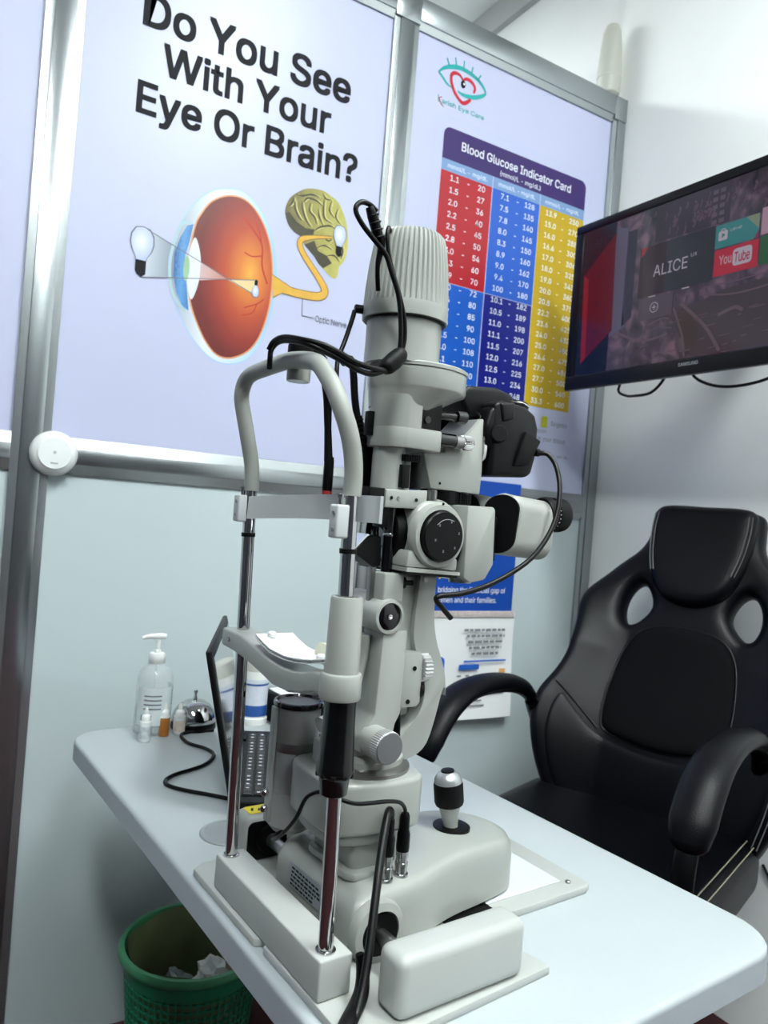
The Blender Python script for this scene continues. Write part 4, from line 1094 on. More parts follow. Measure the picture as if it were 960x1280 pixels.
# tower shaft under the lamp housing
shf = P_(MB().lathe([(0.0175, 0.472), (0.0175, 0.520)], (0.103, 0.004, 0), (0, 0, 1), 28), 'tower_shaft', WHITE)
P_(MB().box(0.106, 0.117, -0.0185, -0.012, 0.477, 0.502, bev=0.001), 'shaft_window', BLACK, shf)
P_(MB().lathe([(0.006, 0.472), (0.006, 0.512)], (0.119, -0.006, 0), (0, 0, 1), 16), 'shaft_guide', WHITE, shf)
P_(MB().lathe([(0.0075, 0.477), (0.0085, 0.478), (0.0085, 0.508), (0.0075, 0.509)], (0.1325, -0.004, 0), (0, 0, 1), 20), 'filter_knob', BLACK, shf)
P_(knurled((0.121, -0.010, 0.506), (0, 0, 1), 0.013, 0.007, 30), 'filter_ring', BLACK, shf, smooth=20)
# lamp housing lower body
lb = P_(MB().prism(spl2([(0.082, 0.0), (0.090, -0.018), (0.105, -0.026)], 5) + [(0.149, -0.026), (0.152, -0.023), (0.152, 0.030), (0.149, 0.034), (0.105, 0.034)] + spl2([(0.100, 0.034), (0.088, 0.026), (0.082, 0.010)], 5), 0.519, 0.5415, UV, bev=0.0015, seg=2, ang=40), 'lamp_base', WHITE)
lb2 = P_(MB().prism(spl2([(0.082, 0.0), (0.090, -0.018), (0.105, -0.026)], 5) + [(0.121, -0.026), (0.121, 0.034), (0.105, 0.034)] + spl2([(0.100, 0.034), (0.088, 0.026), (0.082, 0.010)], 5), 0.5405, 0.575, UV), 'lamp_neck', WHITE, lb)
P_(MB().box(0.1205, 0.1505, -0.022, 0.030, 0.541, 0.572), 'lamp_recess', BLACK, lb)
P_(MB().lathe([(0.004, 0), (0.004, 0.002), (0, 0.002)], (0.131, -0.0221, 0.552), (0, -1, 0), 14), 'recess_screw', BLACKG, lb)
P_(MB().lathe([(0.0045, 0), (0.0045, 0.032), (0.007, 0.033), (0.007, 0.046), (0.003, 0.048)], (0.148, -0.010, 0.561), (1, 0, 0.05), 16), 'recess_lever', BLACKG, lb)
P_(MB().lathe([(0.0078, 0), (0.0078, 0.026)], (0.151, -0.014, 0.534), (1, 0, 0.02), 24), 'length_lever', BLACKG, lb)
P_(MB().lathe([(0.0076, 0.026), (0.0076, 0.037)], (0.151, -0.014, 0.534), (1, 0, 0.02), 24), 'lever_collar', STEEL, lb)
P_(knurled((0.188, -0.014, 0.5347), (1, 0, 0.02), 0.0085, 0.014, 22, 0.001), 'lever_tip', CHROME, lb, smooth=20)
P_(MB().box(0.076, 0.083, 0.006, 0.016, 0.530, 0.556, bev=0.001), 'side_clip', BLACK, lb)
# flared dish
def dish(cu, cv, a, prof):
    """offset rings: (ru, rv, shift_u, w)"""
    n = 48
    vs = [(cu + s_ + ru * math.cos(2 * PI * k / n), cv + rv * math.sin(2 * PI * k / n), w) for ru, rv, s_, w in prof for k in range(n)]
    fs = [(i * n + k, i * n + (k + 1) % n, (i + 1) * n + (k + 1) % n, (i + 1) * n + k) for i in range(len(prof) - 1) for k in range(n)]
    fs += [tuple(range(n - 1, -1, -1)), tuple(range((len(prof) - 1) * n, len(prof) * n))]
    return MB().add(vs, fs)
P_(dish(0.122, 0.010, 0, [(0.036, 0.034, -0.004, 0.562), (0.040, 0.038, 0.0, 0.568), (0.052, 0.046, 0.012, 0.580), (0.0565, 0.049, 0.016, 0.5835), (0.0575, 0.050, 0.016, 0.586), (0.0575, 0.050, 0.016, 0.604), (0.0565, 0.049, 0.016, 0.6048), (0.0565, 0.049, 0.016, 0.6056), (0.0580, 0.0505, 0.016, 0.6062), (0.0580, 0.0505, 0.016, 0.6095), (0.0565, 0.049, 0.016, 0.611)]), 'housing_dish', WHITE, lb, smooth=30)
cyl = P_(MB().lathe([(0.0410, 0.609), (0.0410, 0.668)], (0.114, 0.010, 0), (0, 0, 1), 48), 'lamp_housing', WHITE)
# ribbed cap
n, H = 48, [(0.0440, 0.6560), (0.0465, 0.6570), (0.0468, 0.6690), (0.0462, 0.6725), (0.0455, 0.690), (0.0435, 0.715), (0.0405, 0.737), (0.0375, 0.748), (0.0340, 0.7515)]
vs, fs = [], []
m_ = n * 4
for i, (rr, w) in enumerate(H):
    for k in range(m_):
        rib = 0.0 if (i < 4 or k % 4 in (0, 1)) else -0.0020
        a = 2 * PI * k / m_
        vs.append((0.114 + (rr + rib) * math.cos(a), 0.010 + (rr + rib) * math.sin(a), w))
for i in range(len(H) - 1):
    for k in range(m_):
        a, b = i * m_ + k, i * m_ + (k + 1) % m_
        fs.append((a, b, b + m_, a + m_))
fs += [tuple(range(m_ - 1, -1, -1)), tuple(range((len(H) - 1) * m_, len(H) * m_))]
cap = P_(MB().add(vs, fs), 'ribbed_cap', WHITE2, smooth=25)
P_(MB().lathe([(0.0435, 0.6545), (0.0450, 0.656), (0.0435, 0.657)], (0.114, 0.010, 0), (0, 0, 1), 48), 'cap_lip', BLACK, cap)
P_(MB().lathe([(0.0048, 0), (0.0048, 0.013), (0.0035, 0.014), (0, 0.014)], (0.076, 0.028, 0.666), (-1, 0.35, 0), 14), 'cap_socket', BLACK, cap)

# microscope body
mic = P_(MB().prism(rrect(0.124, 0.186, 0.392, 0.466, 0.022, 6), -0.024, 0.062, UW, bev=0.006, seg=3, ang=40), 'drum_housing', WHITE)
P_(MB().lathe([(0.0355, -0.020), (0.0355, -0.029), (0.0335, -0.032), (0.0285, -0.0325), (0.0272, -0.030)], (0.154, 0, 0.429), (0, 1, 0), 44), 'drum_bezel', WHITE, mic)
drm = P_(MB().lathe([(0.0270, -0.028), (0.0270, -0.0375), (0.0258, -0.0388), (0.0, -0.0390)], (0.154, 0, 0.429), (0, 1, 0), 44), 'magnification_drum', BLACK)
DP = lambda a, b, d: (a, -0.0392 - d, b)
mb = MB()
for k in range(6):
    a = R(75 - 60 * k)
    put_text(mb, 'x', DP, 0.158 + 0.0165 * math.cos(a), 0.429 - 0.0014 + 0.0165 * math.sin(a), 0.0035, d=0.0001)
stroke(mb, [(0.143 + 0.0, 0.441), (0.150, 0.446), (0.158, 0.4475), (0.166, 0.446)], 0.0007, DP, 0.0001)
P_(mb, 'drum_marks', mat('grey_mark', (150, 152, 156), 0.4, noise=0.05), drm, smooth=0)['kind'] = 'stuff'
P_(MB().lathe([(0.0015, -0.0325), (0.0015, -0.0332), (0, -0.0333)], (0.154, 0, 0.4637), (0, 1, 0), 10), 'index_dot', BLACK, mic)
P_(MB().prism(spl2([(0.150, 0.4655), (0.160, 0.4685), (0.170, 0.4680), (0.178, 0.4655)], 4) + [(0.178, 0.460), (0.150, 0.460)], -0.010, 0.05, UW), 'top_ridge', WHITE, mic)
P_(MB().prism([(0.114, 0.394), (0.188, 0.390), (0.188, 0.3865), (0.114, 0.3895)], -0.030, 0.066, UW), 'body_shelf', WHITE, mic)
P_(MB().prism([(0.116, 0.3885), (0.186, 0.3855), (0.186, 0.3835), (0.116, 0.3865)], -0.028, 0.064, UW), 'shelf_gap', BLACK, mic)
P_(MB().prism([(0.117, 0.412), (0.186, 0.405), (0.186, 0.391), (0.115, 0.394)], -0.027, 0.062, UW, bev=0.003), 'body_foot', WHITE, mic)
obj_ = P_(MB().lathe([(0.0315, 0.020), (0.0335, 0.012), (0.0335, 0.004), (0.0320, 0.001), (0.029, 0.0)], (0.112, 0.020, 0.428), (1, 0, 0), 40, close=False), 'objective_ring', RUBBER)
P_(MB().lathe([(0.0300, 0.0065), (0.0292, 0.005), (0.0275, 0.0055), (0.0268, 0.008)], (0.112, 0.020, 0.428), (1, 0, 0), 40, close=False), 'chrome_ring', CHROME, obj_)
P_(MB().lathe([(0.0270, 0.010), (0.018, 0.0065), (0.009, 0.0048), (0.0, 0.0042)], (0.112, 0.020, 0.428), (1, 0, 0), 36), 'objective_lens', LENSF, obj_)
# disc and beam splitter block
P_(MB().lathe([(0.044, 0), (0.044, 0.012), (0.042, 0.013)], (0.183, 0.020, 0.423), (1, 0, 0), 44), 'black_disc', BLACK, mic)
bs = P_(MB().prism([(0.192, 0.4645), (0.232, 0.4655), (0.2345, 0.4620), (0.2375, 0.400), (0.226, 0.382), (0.205, 0.3785), (0.194, 0.384)], -0.030, 0.070, UW, bev=0.0022, seg=2, ang=40), 'beam_splitter', WHITE)
P_(MB().prism([(0.233, 0.458), (0.242, 0.460), (0.246, 0.404), (0.236, 0.402)], -0.022, 0.060, UW), 'splitter_joint', BLACK, bs)
P_(MB().lathe([(0.013, 0), (0.013, 0.006)], (0.206, -0.010, 0.377), (0, 0, 1), 20), 'lower_screw', STEEL, bs)
# binocular: two prism housings with eyepieces
def prism_housing(v, near):
    hs = P_(MB().prism(rrect(-0.020, 0.020, -0.036, 0.036, 0.019, 7), 0.0, 0.072, lambda a, b, d: (0.256 + d + 0.10 * b - 0.55 * a * (1 - max(0, d) / 0.072), v + a, 0.447 + b - 0.06 * d), bev=0.003, seg=3, ang=50), 'prism_housing', WHITE)
    P_(MB().prism(rrect(-0.0185, 0.0185, -0.0345, 0.0345, 0.0180, 7), -0.0015, 0.0005, lambda a, b, d: (0.256 + d + 0.10 * b - 0.55 * a * (1 - max(0, d) / 0.072), v + a, 0.447 + b - 0.06 * d)), 'housing_face', BLACK, hs)
    e0 = Vector((0.322, v, 0.4625))
    ax = Vector((1, -0.02 if near else 0.02, 0.03))
    ep = P_(MB().lathe([(0.0168, 0.0), (0.0202, 0.001), (0.0211, 0.004), (0.0211, 0.013), (0.0202, 0.0135), (0.0202, 0.0160), (0.0215, 0.0165), (0.0215, 0.030), (0.0204, 0.036), (0.0174, 0.0395), (0.0134, 0.0395), (0.0129, 0.036)], e0, ax, 32), 'eyepiece', RUBBER, hs)
    P_(MB().lathe([(0.0117, 0.0365), (0.0, 0.0372)], e0, ax, 24), 'eye_lens', LENSF, hs)
    P_(knurled(e0 + ax.normalized() * 0.0045, ax, 0.0217, 0.0075, 30, 0.0008), 'dioptre_ring', BLACK, hs, smooth=20)
    mb = MB()
    for k in range(7):
        a = R(150 + 14 * k)
        q = e0 + ax.normalized() * 0.0148 + Vector((0, 0.0204 * math.cos(a), 0.0204 * math.sin(a)))
        mb.box(q.x - 0.0006, q.x + 0.0006, q.y - 0.0005, q.y + 0.0005, q.z - 0.0004, q.z + 0.0004)
    P_(mb, 'dioptre_marks', WINK, hs)['kind'] = 'stuff'
prism_housing(-0.016, True)
prism_housing(0.052, False)
P_(MB().box(0.240, 0.268, -0.014, 0.054, 0.418, 0.455, bev=0.004), 'binocular_bridge', BLACK, bs)
# camera adapter on top
P_(MB().lathe([(0.0235, 0.464), (0.0235, 0.4815)], (0.190, 0.020, 0), (0, 0, 1), 32), 'adapter_collar', BLACK, bs)
P_(MB().lathe([(0.006, 0.464), (0.006, 0.478), (0.004, 0.479)], (0.157, -0.008, 0), (0, 0, 1), 16), 'adapter_pin', STEEL, bs)
P_(knurled((0.212, 0.012, 0.466), (0, 0, 1), 0.016, 0.013, 30), 'adapter_ring', BLACK, bs, smooth=20)
ad = P_(MB().prism([(0.144, 0.5190), (0.158, 0.4805), (0.2315, 0.4790), (0.2325, 0.506), (0.2290, 0.5670), (0.2260, 0.5670), (0.2030, 0.5430), (0.1745, 0.5410), (0.1740, 0.5220)], -0.004, 0.056, UW, bev=0.0015, seg=2, ang=20), 'camera_adapter', WHITE)
P_(MB().prism([(0.2050, 0.5440), (0.2245, 0.5645), (0.2240, 0.5660), (0.2035, 0.5452)], 0.002, 0.050, UW), 'mirror_cover', mat('grey_cover', (118, 120, 122), 0.35, noise=0.04), ad)
P_(MB().lathe([(0.0015, 0), (0.0015, 0.0006), (0, 0.0006)], (0.170, -0.0042, 0.487), (0, -1, 0), 8), 'screw', BLACK, ad)
P_(MB().lathe([(0.033, 0.0), (0.033, 0.004)], (0.2305, 0.026, 0.532), (1, 0, 0), 40), 'mount_ring', CHROME, ad)

# ================================================================== DSLR ON THE ADAPTER
DS = tag(empty('reflex_camera', O + Vector((0.243, 0.02, 0.505)), TH), 'black digital reflex camera mounted on the slit lamp adapter', 'camera')
SHELL = mat('camera_shell', (4, 4, 6), 0.42, spec=0.28, noise=0.08, nscale=60, bump=0.12, bscale=900)
def D_(mb, name, material, parent=DS, **k):
    """built in slit-lamp coordinates, stored relative to the camera's own base"""
    off = Vector((0.243, 0.0, 0.505))
    off = Vector(((0.243 * math.cos(TH) + 0.02 * math.sin(TH)), (0.02 * math.cos(TH) - 0.243 * math.sin(TH)), 0.505))
    mb.v = [v - off for v in mb.v]
    return mb.build(name, material, parent, **k)
bodyP = [(0.238, 0.5025), (0.298, 0.505), (0.307, 0.510), (0.312, 0.530), (0.313, 0.566), (0.306, 0.582), (0.288, 0.590), (0.252, 0.592), (0.238, 0.588)]
bd = D_(MB().prism(bodyP, -0.012, 0.118, UW, bev=0.007, seg=3, ang=25), 'body', SHELL)
D_(MB().prism([(0.236, 0.568), (0.218, 0.572), (0.207, 0.586), (0.206, 0.597), (0.216, 0.606), (0.262, 0.611), (0.288, 0.606), (0.302, 0.586)], 0.012, 0.070, UW, bev=0.008, seg=3, ang=25), 'viewfinder_hump', SHELL)
D_(MB().prism([(0.240, 0.506), (0.240, 0.588), (0.222, 0.580), (0.216, 0.560), (0.217, 0.525), (0.224, 0.510)], 0.084, 0.119, UW, bev=0.006, seg=3, ang=25), 'hand_grip', RUBBER)
D_(MB().prism([(0.242, 0.530), (0.232, 0.540), (0.228, 0.560), (0.234, 0.580), (0.246, 0.588)], -0.010, 0.014, UW, bev=0.005, seg=3, ang=20), 'front_shoulder', SHELL)
D_(MB().lathe([(0.036, -0.002), (0.0355, 0.010), (0.033, 0.011)], (0.234, 0.030, 0.546), (1, 0, 0), 44), 'lens_mount', BLACK)
D_(MB().lathe([(0.0345, -0.0035), (0.0362, -0.0025), (0.0362, -0.001)], (0.234, 0.030, 0.546), (1, 0, 0), 44), 'mount_trim', CHROME)
D_(MB().prism([(0.272, 0.516), (0.296, 0.519), (0.314, 0.551), (0.288, 0.560)], -0.0165, -0.009, UW, bev=0.002, seg=2), 'port_flap', RUBBER)
D_(MB().lathe([(0.0105, 0), (0.0105, 0.007), (0.009, 0.009), (0, 0.009)], (0.247, -0.009, 0.551), (-0.5, -1, 0.1), 24), 'release_button', RUBBER)
D_(MB().prism([(0.244, 0.588), (0.268, 0.592), (0.268, 0.572), (0.250, 0.566)], -0.0145, -0.004, UW, bev=0.003, seg=3, ang=20), 'strap_lug_plate', SHELL)
D_(MB().lathe([(0.0125, 0.0), (0.0125, 0.006), (0.011, 0.008), (0, 0.008)], (0.290, 0.004, 0.588), (0.2, 0, 1), 28), 'mode_dial', BLACK)
D_(MB().lathe([(0.0126, 0.004), (0.0129, 0.0045), (0.0129, 0.0055), (0.0126, 0.006)], (0.290, 0.004, 0.588), (0.2, 0, 1), 28), 'dial_ring', CHROME)
D_(MB().box(0.310, 0.3165, 0.006, 0.090, 0.515, 0.572, bev=0.002), 'rear_display', BLACKG)
D_(MB().lathe([(0.005, 0), (0.005, 0.006), (0.0035, 0.007), (0.0035, 0.012)], (0.307, -0.013, 0.537), (1, -0.1, 0.02), 14), 'cable_plug', BLACK)

# ================================================================== CABLES OF THE INSTRUMENT
def LW(p):
    return O + Vector((p[0] * math.cos(TH) - p[1] * math.sin(TH), p[0] * math.sin(TH) + p[1] * math.cos(TH), p[2]))
def cable(name, pts, r, label, cat='cable', step=5, n=10):
    W_ = [LW(p) for p in pts]
    base = min(W_, key=lambda q: q.z)
    o = MB().tube(W_, r, n, step=step).build(name, CABLE, None, smooth=70, loc=base)
    return tag(o, label, cat)
cable('camera_cable', [(0.318, -0.014, 0.5372), (0.325, -0.020, 0.535), (0.325, -0.034, 0.519), (0.318, -0.048, 0.490), (0.304, -0.055, 0.451), (0.272, -0.056, 0.412), (0.223, -0.052, 0.3835), (0.178, -0.050, 0.370), (0.148, -0.046, 0.366), (0.146, -0.044, 0.361), (0.155, -0.044, 0.353), (0.168, -0.044, 0.342)], 0.0030, 'black cable curving down from the side of the reflex camera to the microscope arm')
# lamp lead: loop over the cap, inline switch, ferrite, loop over the hoop
lamp = tag(empty('lamp_lead', LW((0.07, -0.045, 0.59)), TH), 'black lamp lead with ferrite bead looped over the ribbed tower cap and the hoop', 'cable')
def K_(pts, r, name, material=CABLE, n=10):
    off = Vector((0.07, -0.045, 0.59))
    return MB().tube([Vector(p) - off for p in pts], r, n, step=5).build(name, material, lamp, smooth=70)
K_([(0.034, -0.040, 0.742), (0.026, -0.040, 0.746), (0.017, -0.040, 0.746), (0.011, -0.040, 0.741), (0.011, -0.040, 0.734), (0.019, -0.041, 0.724), (0.033, -0.042, 0.713), (0.047, -0.043, 0.702), (0.055, -0.044, 0.686), (0.064, -0.045, 0.667), (0.070, -0.044, 0.645), (0.073, -0.043, 0.623), (0.073, -0.042, 0.609)], 0.0026, 'loop')
K_([(0.044, -0.038, 0.712), (0.050, -0.038, 0.724), (0.052, -0.039, 0.728), (0.049, -0.041, 0.730), (0.047, -0.043, 0.722), (0.050, -0.043, 0.705), (0.057, -0.044, 0.686), (0.067, -0.045, 0.664), (0.075, -0.044, 0.644), (0.078, -0.043, 0.625), (0.076, -0.042, 0.611)], 0.0022, 'loop')
K_([(0.026, -0.039, 0.744), (0.031, -0.039, 0.735), (0.040, -0.038, 0.719), (0.044, -0.038, 0.711), (0.043, -0.036, 0.69), (0.050, -0.030, 0.67)], [0.004, 0.0055, 0.0055, 0.004, 0.0025, 0.0025], 'inline_connector', BLACK)
for k in range(4):
    p = Vector((0.031 + 0.003 * k, -0.0392, 0.737 - 0.0062 * k)) - Vector((0.07, -0.045, 0.59))
    MB().lathe([(0.0058, -0.001), (0.0064, 0), (0.0058, 0.001)], p, (0.45, 0, -0.9), 14).build('grip_rib', RUBBER, lamp)
K_([(0.054, -0.044, 0.590), (0.058, -0.044, 0.5935), (0.066, -0.044, 0.601), (0.073, -0.044, 0.608), (0.077, -0.044, 0.612)], [0.0055, 0.0085, 0.0092, 0.0085, 0.005], 'ferrite_bead', RUBBER, 14)
K_([(0.060, -0.045, 0.592), (0.040, -0.047, 0.583), (0.023, -0.047, 0.584), (0.007, -0.046, 0.589), (-0.013, -0.044, 0.595), (-0.026, -0.034, 0.601), (-0.032, -0.012, 0.606), (-0.034, 0.010, 0.608), (-0.036, 0.022, 0.602), (-0.037, 0.022, 0.592), (-0.034, 0.028, 0.584)], 0.0028, 'loop')
K_([(0.058, -0.046, 0.589), (0.040, -0.049, 0.588), (0.019, -0.049, 0.590), (0.0, -0.048, 0.596), (-0.016, -0.044, 0.601), (-0.029, -0.030, 0.605), (-0.036, -0.004, 0.610), (-0.038, 0.014, 0.608), (-0.040, 0.020, 0.600)], 0.0028, 'loop')
K_([(0.064, 0.034, 0.664), (0.062, 0.034, 0.655), (0.055, 0.034, 0.63), (0.046, 0.030, 0.609), (0.043, 0.026, 0.594), (0.045, 0.026, 0.57)], 0.0026, 'tail')
# power plug hanging behind the hoop
plug = tag(empty('power_plug', LW((0.079, 0.034, 0.476)), TH), 'black power plug with ribbed strain relief hanging beside the tower shaft', 'plug')
def G_(mb, name, material):
    off = Vector((0.079, 0.034, 0.476))
    mb.v = [v - off + Vector((0.017, 0, 0)) for v in mb.v]
    return mb.build(name, material, plug, smooth=50)
G_(MB().tube([(0.038, 0.036, 0.606), (0.048, 0.036, 0.612), (0.053, 0.036, 0.598), (0.057, 0.035, 0.570), (0.062, 0.034, 0.548)], 0.0042, 10), 'cord', CABLE)
G_(MB().tube([(0.061, 0.034, 0.552), (0.066, 0.034, 0.534), (0.070, 0.034, 0.520)], [0.0055, 0.0065, 0.0085], 12), 'strain_relief', RUBBER)
for k in range(5):
    t = k / 5
    G_(MB().lathe([(0.0064 + .0016 * t, -0.0008), (0.0075 + .0016 * t, 0), (0.0064 + .0016 * t, 0.0008)], (0.062 + 0.007 * t, 0.034, 0.548 - 0.024 * t), (0.28, 0, -1), 14), 'rib', RUBBER)
G_(MB().prism([(0.060, 0.522), (0.078, 0.523), (0.088, 0.510), (0.092, 0.486), (0.084, 0.476), (0.064, 0.476), (0.058, 0.50)], 0.022, 0.046, UW, bev=0.003, seg=2), 'plug_body', BLACK)
# leads on the base
cable('joystick_lead', [(0.106, -0.046, 0.137), (0.103, -0.050, 0.146), (0.094, -0.058, 0.150), (0.080, -0.072, 0.136), (0.062, -0.092, 0.108), (0.046, -0.110, 0.075), (0.032, -0.125, 0.045), (0.018, -0.137, 0.024), (0.0, -0.150, 0.0135), (-0.012, -0.160, 0.0), (-0.020, -0.165, -0.06), (-0.022, -0.165, -0.2)], 0.0042, 'thick black lead arching from the rear plug over the near end of the foot bar', n=12)
cable('braided_cable', [(0.036, -0.108, 0.050), (0.038, -0.112, 0.034), (0.034, -0.118, 0.022), (0.020, -0.130, 0.0185), (0.0, -0.146, 0.0175), (-0.016, -0.160, 0.006), (-0.022, -0.166, -0.05), (-0.026, -0.168, -0.2)], [0.004, 0.006, 0.007, 0.0075, 0.0075, 0.0075, 0.007, 0.007], 'black braided cable sleeve dropping over the desk edge by the foot bar', n=12)
cable('lamp_supply_lead', [(0.127, -0.044, 0.137), (0.124, -0.046, 0.145), (0.114, -0.050, 0.154), (0.096, -0.053, 0.159), (0.076, -0.054, 0.161), (0.058, -0.054, 0.163), (0.044, -0.050, 0.167), (0.035, -0.03, 0.170), (0.028, -0.008, 0.158), (0.022, 0.0, 0.135), (0.020, 0.02, 0.112), (0.026, 0.05, 0.092), (0.040, 0.075, 0.084), (0.060, 0.086, 0.082)], 0.0021, 'thin black lead from the front plug passing behind the chrome upright')

# ================================================================== THINGS ON THE DESK
DT = 0.7402
def lworld(u, v):
    p = LW((u, v, 0))
    return Vector((p.x, p.y, DT))
# laptop, hinge running away from the viewer
hn = Vector((0.3955, 1.020, DT))
LAP_A = R(22.7)
lap = tag(empty('laptop', hn, -LAP_A), 'open black laptop standing behind the slit lamp, screen turned to the chair', 'laptop')
LAPM = mat('laptop_shell', (5, 5, 6), 0.42, spec=0.3, noise=0.08, nscale=50)
KEYM = mat('key_cap', (40, 41, 44), 0.5, noise=0.08, nscale=80)
MB().box(0.0, 0.240, 0.0, 0.345, 0.002, 0.020, bev=0.003).build('base', LAPM, lap)
MB().box(0.009, 0.118, 0.022, 0.323, 0.0195, 0.0206).build('keyboard_bed', BLACK, lap)
key = MB().box(-0.0068, 0.0068, -0.0072, 0.0072, 0.0, 0.0022, bev=0.0012, seg=1)
kme = None
for i in range(6):
    for j in range(18):
        if kme is None:
            ko = key.build('key', KEYM, lap, smooth=30)
            kme = ko.data
        else:
            ko = bpy.data.objects.new('key', kme)
            COL.objects.link(ko)
            ko.parent = lap
        ko.location = (0.0195 + 0.0168 * i, 0.033 + 0.0164 * j, 0.0206)
mb = MB()
for i in range(6):
    for j in range(18):
        if (i * 7 + j * 3) % 5:
            mb.box(0.0170 + 0.0168 * i, 0.0217 + 0.0168 * i, 0.031 + 0.0164 * j, 0.0345 + 0.0164 * j, 0.0228, 0.02295)
mb.build('key_legends', WINK, lap, smooth=0)['kind'] = 'stuff'
MB().box(0.150, 0.225, 0.12, 0.225, 0.0195, 0.0204).build('touchpad', mat('touchpad', (40, 41, 43), 0.35, noise=0.03), lap)
lid = MB().box(-0.009, 0.0, 0.0, 0.345, 0.0, 0.222, bev=0.003).build('lid', LAPM, lap)
lid.location = (0.004, 0, 0.018)
lid.rotation_euler = (0, R(-13), 0)
MB().box(-0.0005, 0.0009, 0.014, 0.331, 0.018, 0.209).build('display', mat('laptop_glass', (96, 100, 102), 0.10, spec=0.8, noise=0.03, coat=0.5), lid, smooth=0)
for v in (0.04, 0.30):
    MB().lathe([(0.006, -0.02), (0.006, 0.02)], (0.004, v, 0.018), (0, 1, 0), 14).build('hinge', BLACK, lap)
wp = [lworld(*p) for p in ((0.236, 0.700), (0.200, 0.706), (0.169, 0.694), (0.164, 0.645), (0.181, 0.606), (0.181, 0.568), (0.146, 0.526), (0.084, 0.500), (0.062, 0.474), (0.072, 0.443), (0.106, 0.402), (0.128, 0.374))]
wp = [p + Vector((0, 0, 0.0035)) for p in wp]
tag(MB().tube(wp, 0.0032, 8, step=6).build('charger_cord', CABLE, smooth=70), 'black cord snaking across the white desktop from the call bell to the laptop', 'cord')

# pump bottle
pb = lworld(0.128, 0.742)
t = tag(empty('sanitiser_bottle', pb), 'clear pump bottle of sanitiser with a white label at the far end of the desk', 'bottle')
CLEAR = mat('clear_plastic', (222, 230, 232), 0.10, alpha=0.24, noise=0.01)
GEL = mat('clear_gel', (214, 224, 226), 0.10, alpha=0.30, noise=0.01)
MB().lathe([(0.0, 0.0), (0.028, 0.0), (0.033, 0.003), (0.0335, 0.010), (0.0335, 0.088), (0.0325, 0.104), (0.028, 0.118), (0.020, 0.127), (0.0145, 0.131), (0.0135, 0.140), (0.0120, 0.140), (0.0125, 0.130), (0.019, 0.124), (0.0265, 0.116), (0.031, 0.103), (0.032, 0.088), (0.032, 0.010), (0.0315, 0.005), (0.0, 0.004)], (0, 0, 0), (0, 0, 1), 36).build('flask', CLEAR, t, smooth=50)
MB().lathe([(0.0, 0.0045), (0.0312, 0.0055), (0.0315, 0.010), (0.0315, 0.050), (0.0, 0.0502)], (0, 0, 0), (0, 0, 1), 32).build('gel', GEL, t, smooth=50)
mb = MB()
N_ = 20
vs, fs = [], []
for z in (0.020, 0.090):
    for k in range(N_ + 1):
        a = R(-160 + 190 * k / N_)
        vs.append((0.0339 * math.cos(a), 0.0339 * math.sin(a), z))
fs = [(k, k + 1, N_ + 2 + k, N_ + 1 + k) for k in range(N_)]
MB().add(vs, fs).build('label_wrap', mat('frosted_label', (206, 214, 216), 0.5, noise=0.02), t, smooth=60)
mb = MB()
def ring_bar(mb, r, a0, a1, z0, z1, n=6):
    vs = [(r * math.cos(R(a0 + (a1 - a0) * k / n)), r * math.sin(R(a0 + (a1 - a0) * k / n)), z) for z in (z0, z1) for k in range(n + 1)]
    mb.add(vs, [(k, k + 1, n + 2 + k, n + 1 + k) for k in range(n)])
for i in range(4):
    ring_bar(mb, 0.0342, -135, -80, 0.074 - i * 0.008, 0.0765 - i * 0.008)
for i in range(9):
    ring_bar(mb, 0.0342, -142 + i * 4, -142 + i * 4 + (2 if i % 3 else 3), 0.024, 0.040, 1)
for i in range(5):
    ring_bar(mb, 0.0342, -36, -30, 0.055 + i * 0.006, 0.059 + i * 0.006, 1)
mb.build('label_print', GREYINK, t, smooth=0)['kind'] = 'stuff'
MB().lathe([(0.0145, 0.132), (0.0155, 0.133), (0.0155, 0.146), (0.0135, 0.150), (0.006, 0.151), (0.006, 0.156), (0.0045, 0.157), (0.0045, 0.174)], (0, 0, 0), (0, 0, 1), 28).build('pump_collar', WPLAST, t, smooth=50)
MB().lathe([(0.0022, 0.02), (0.0022, 0.14)], (0, 0, 0), (0, 0, 1), 10).build('dip_tube', CLEAR, t)
MB().tube([(0.014, -0.002, 0.181), (0.004, 0.0, 0.1815), (-0.008, 0.002, 0.181), (-0.020, 0.004, 0.180), (-0.028, 0.005, 0.177)], [0.005, 0.0062, 0.0055, 0.0042, 0.0036], 12).build('pump_head', WPLAST, t, smooth=70)

def dropper(u, v, h, r, bodym, label, lab_col):
    t = tag(empty('dropper_bottle', lworld(u, v)), label, 'bottle', 'eye drop bottles')
    MB().lathe([(0.0, 0), (r * .9, 0), (r, 0.0015), (r, h * .50), (r * .93, h * .55), (r * .6, h * .58), (r * .6, h * .60)], (0, 0, 0), (0, 0, 1), 24).build('flask', bodym, t, smooth=45)
    mb = MB()
    ring_bar(mb, r * 1.012, -170, -10, h * .10, h * .46, 12)
    mb.build('paper_label', lab_col, t, smooth=60)
    MB().lathe([(r * .78, h * .585), (r * .80, h * .60), (r * .74, h * .72), (r * .66, h * .76), (r * .36, h * .80), (r * .32, h * .92), (r * .20, h * .985), (0, h)], (0, 0, 0), (0, 0, 1), 24).build('cap', WPLAST, t, smooth=45)
    MB().lathe([(r * .97, h * .555), (r * 1.0, h * .56), (r * 1.0, h * .585), (r * .9, h * .59)], (0, 0, 0), (0, 0, 1), 24).build('neck_ring', WPLAST, t, smooth=45)
CLEARB = mat('milky_plastic', (224, 228, 230), 0.3, noise=0.02, nscale=40)
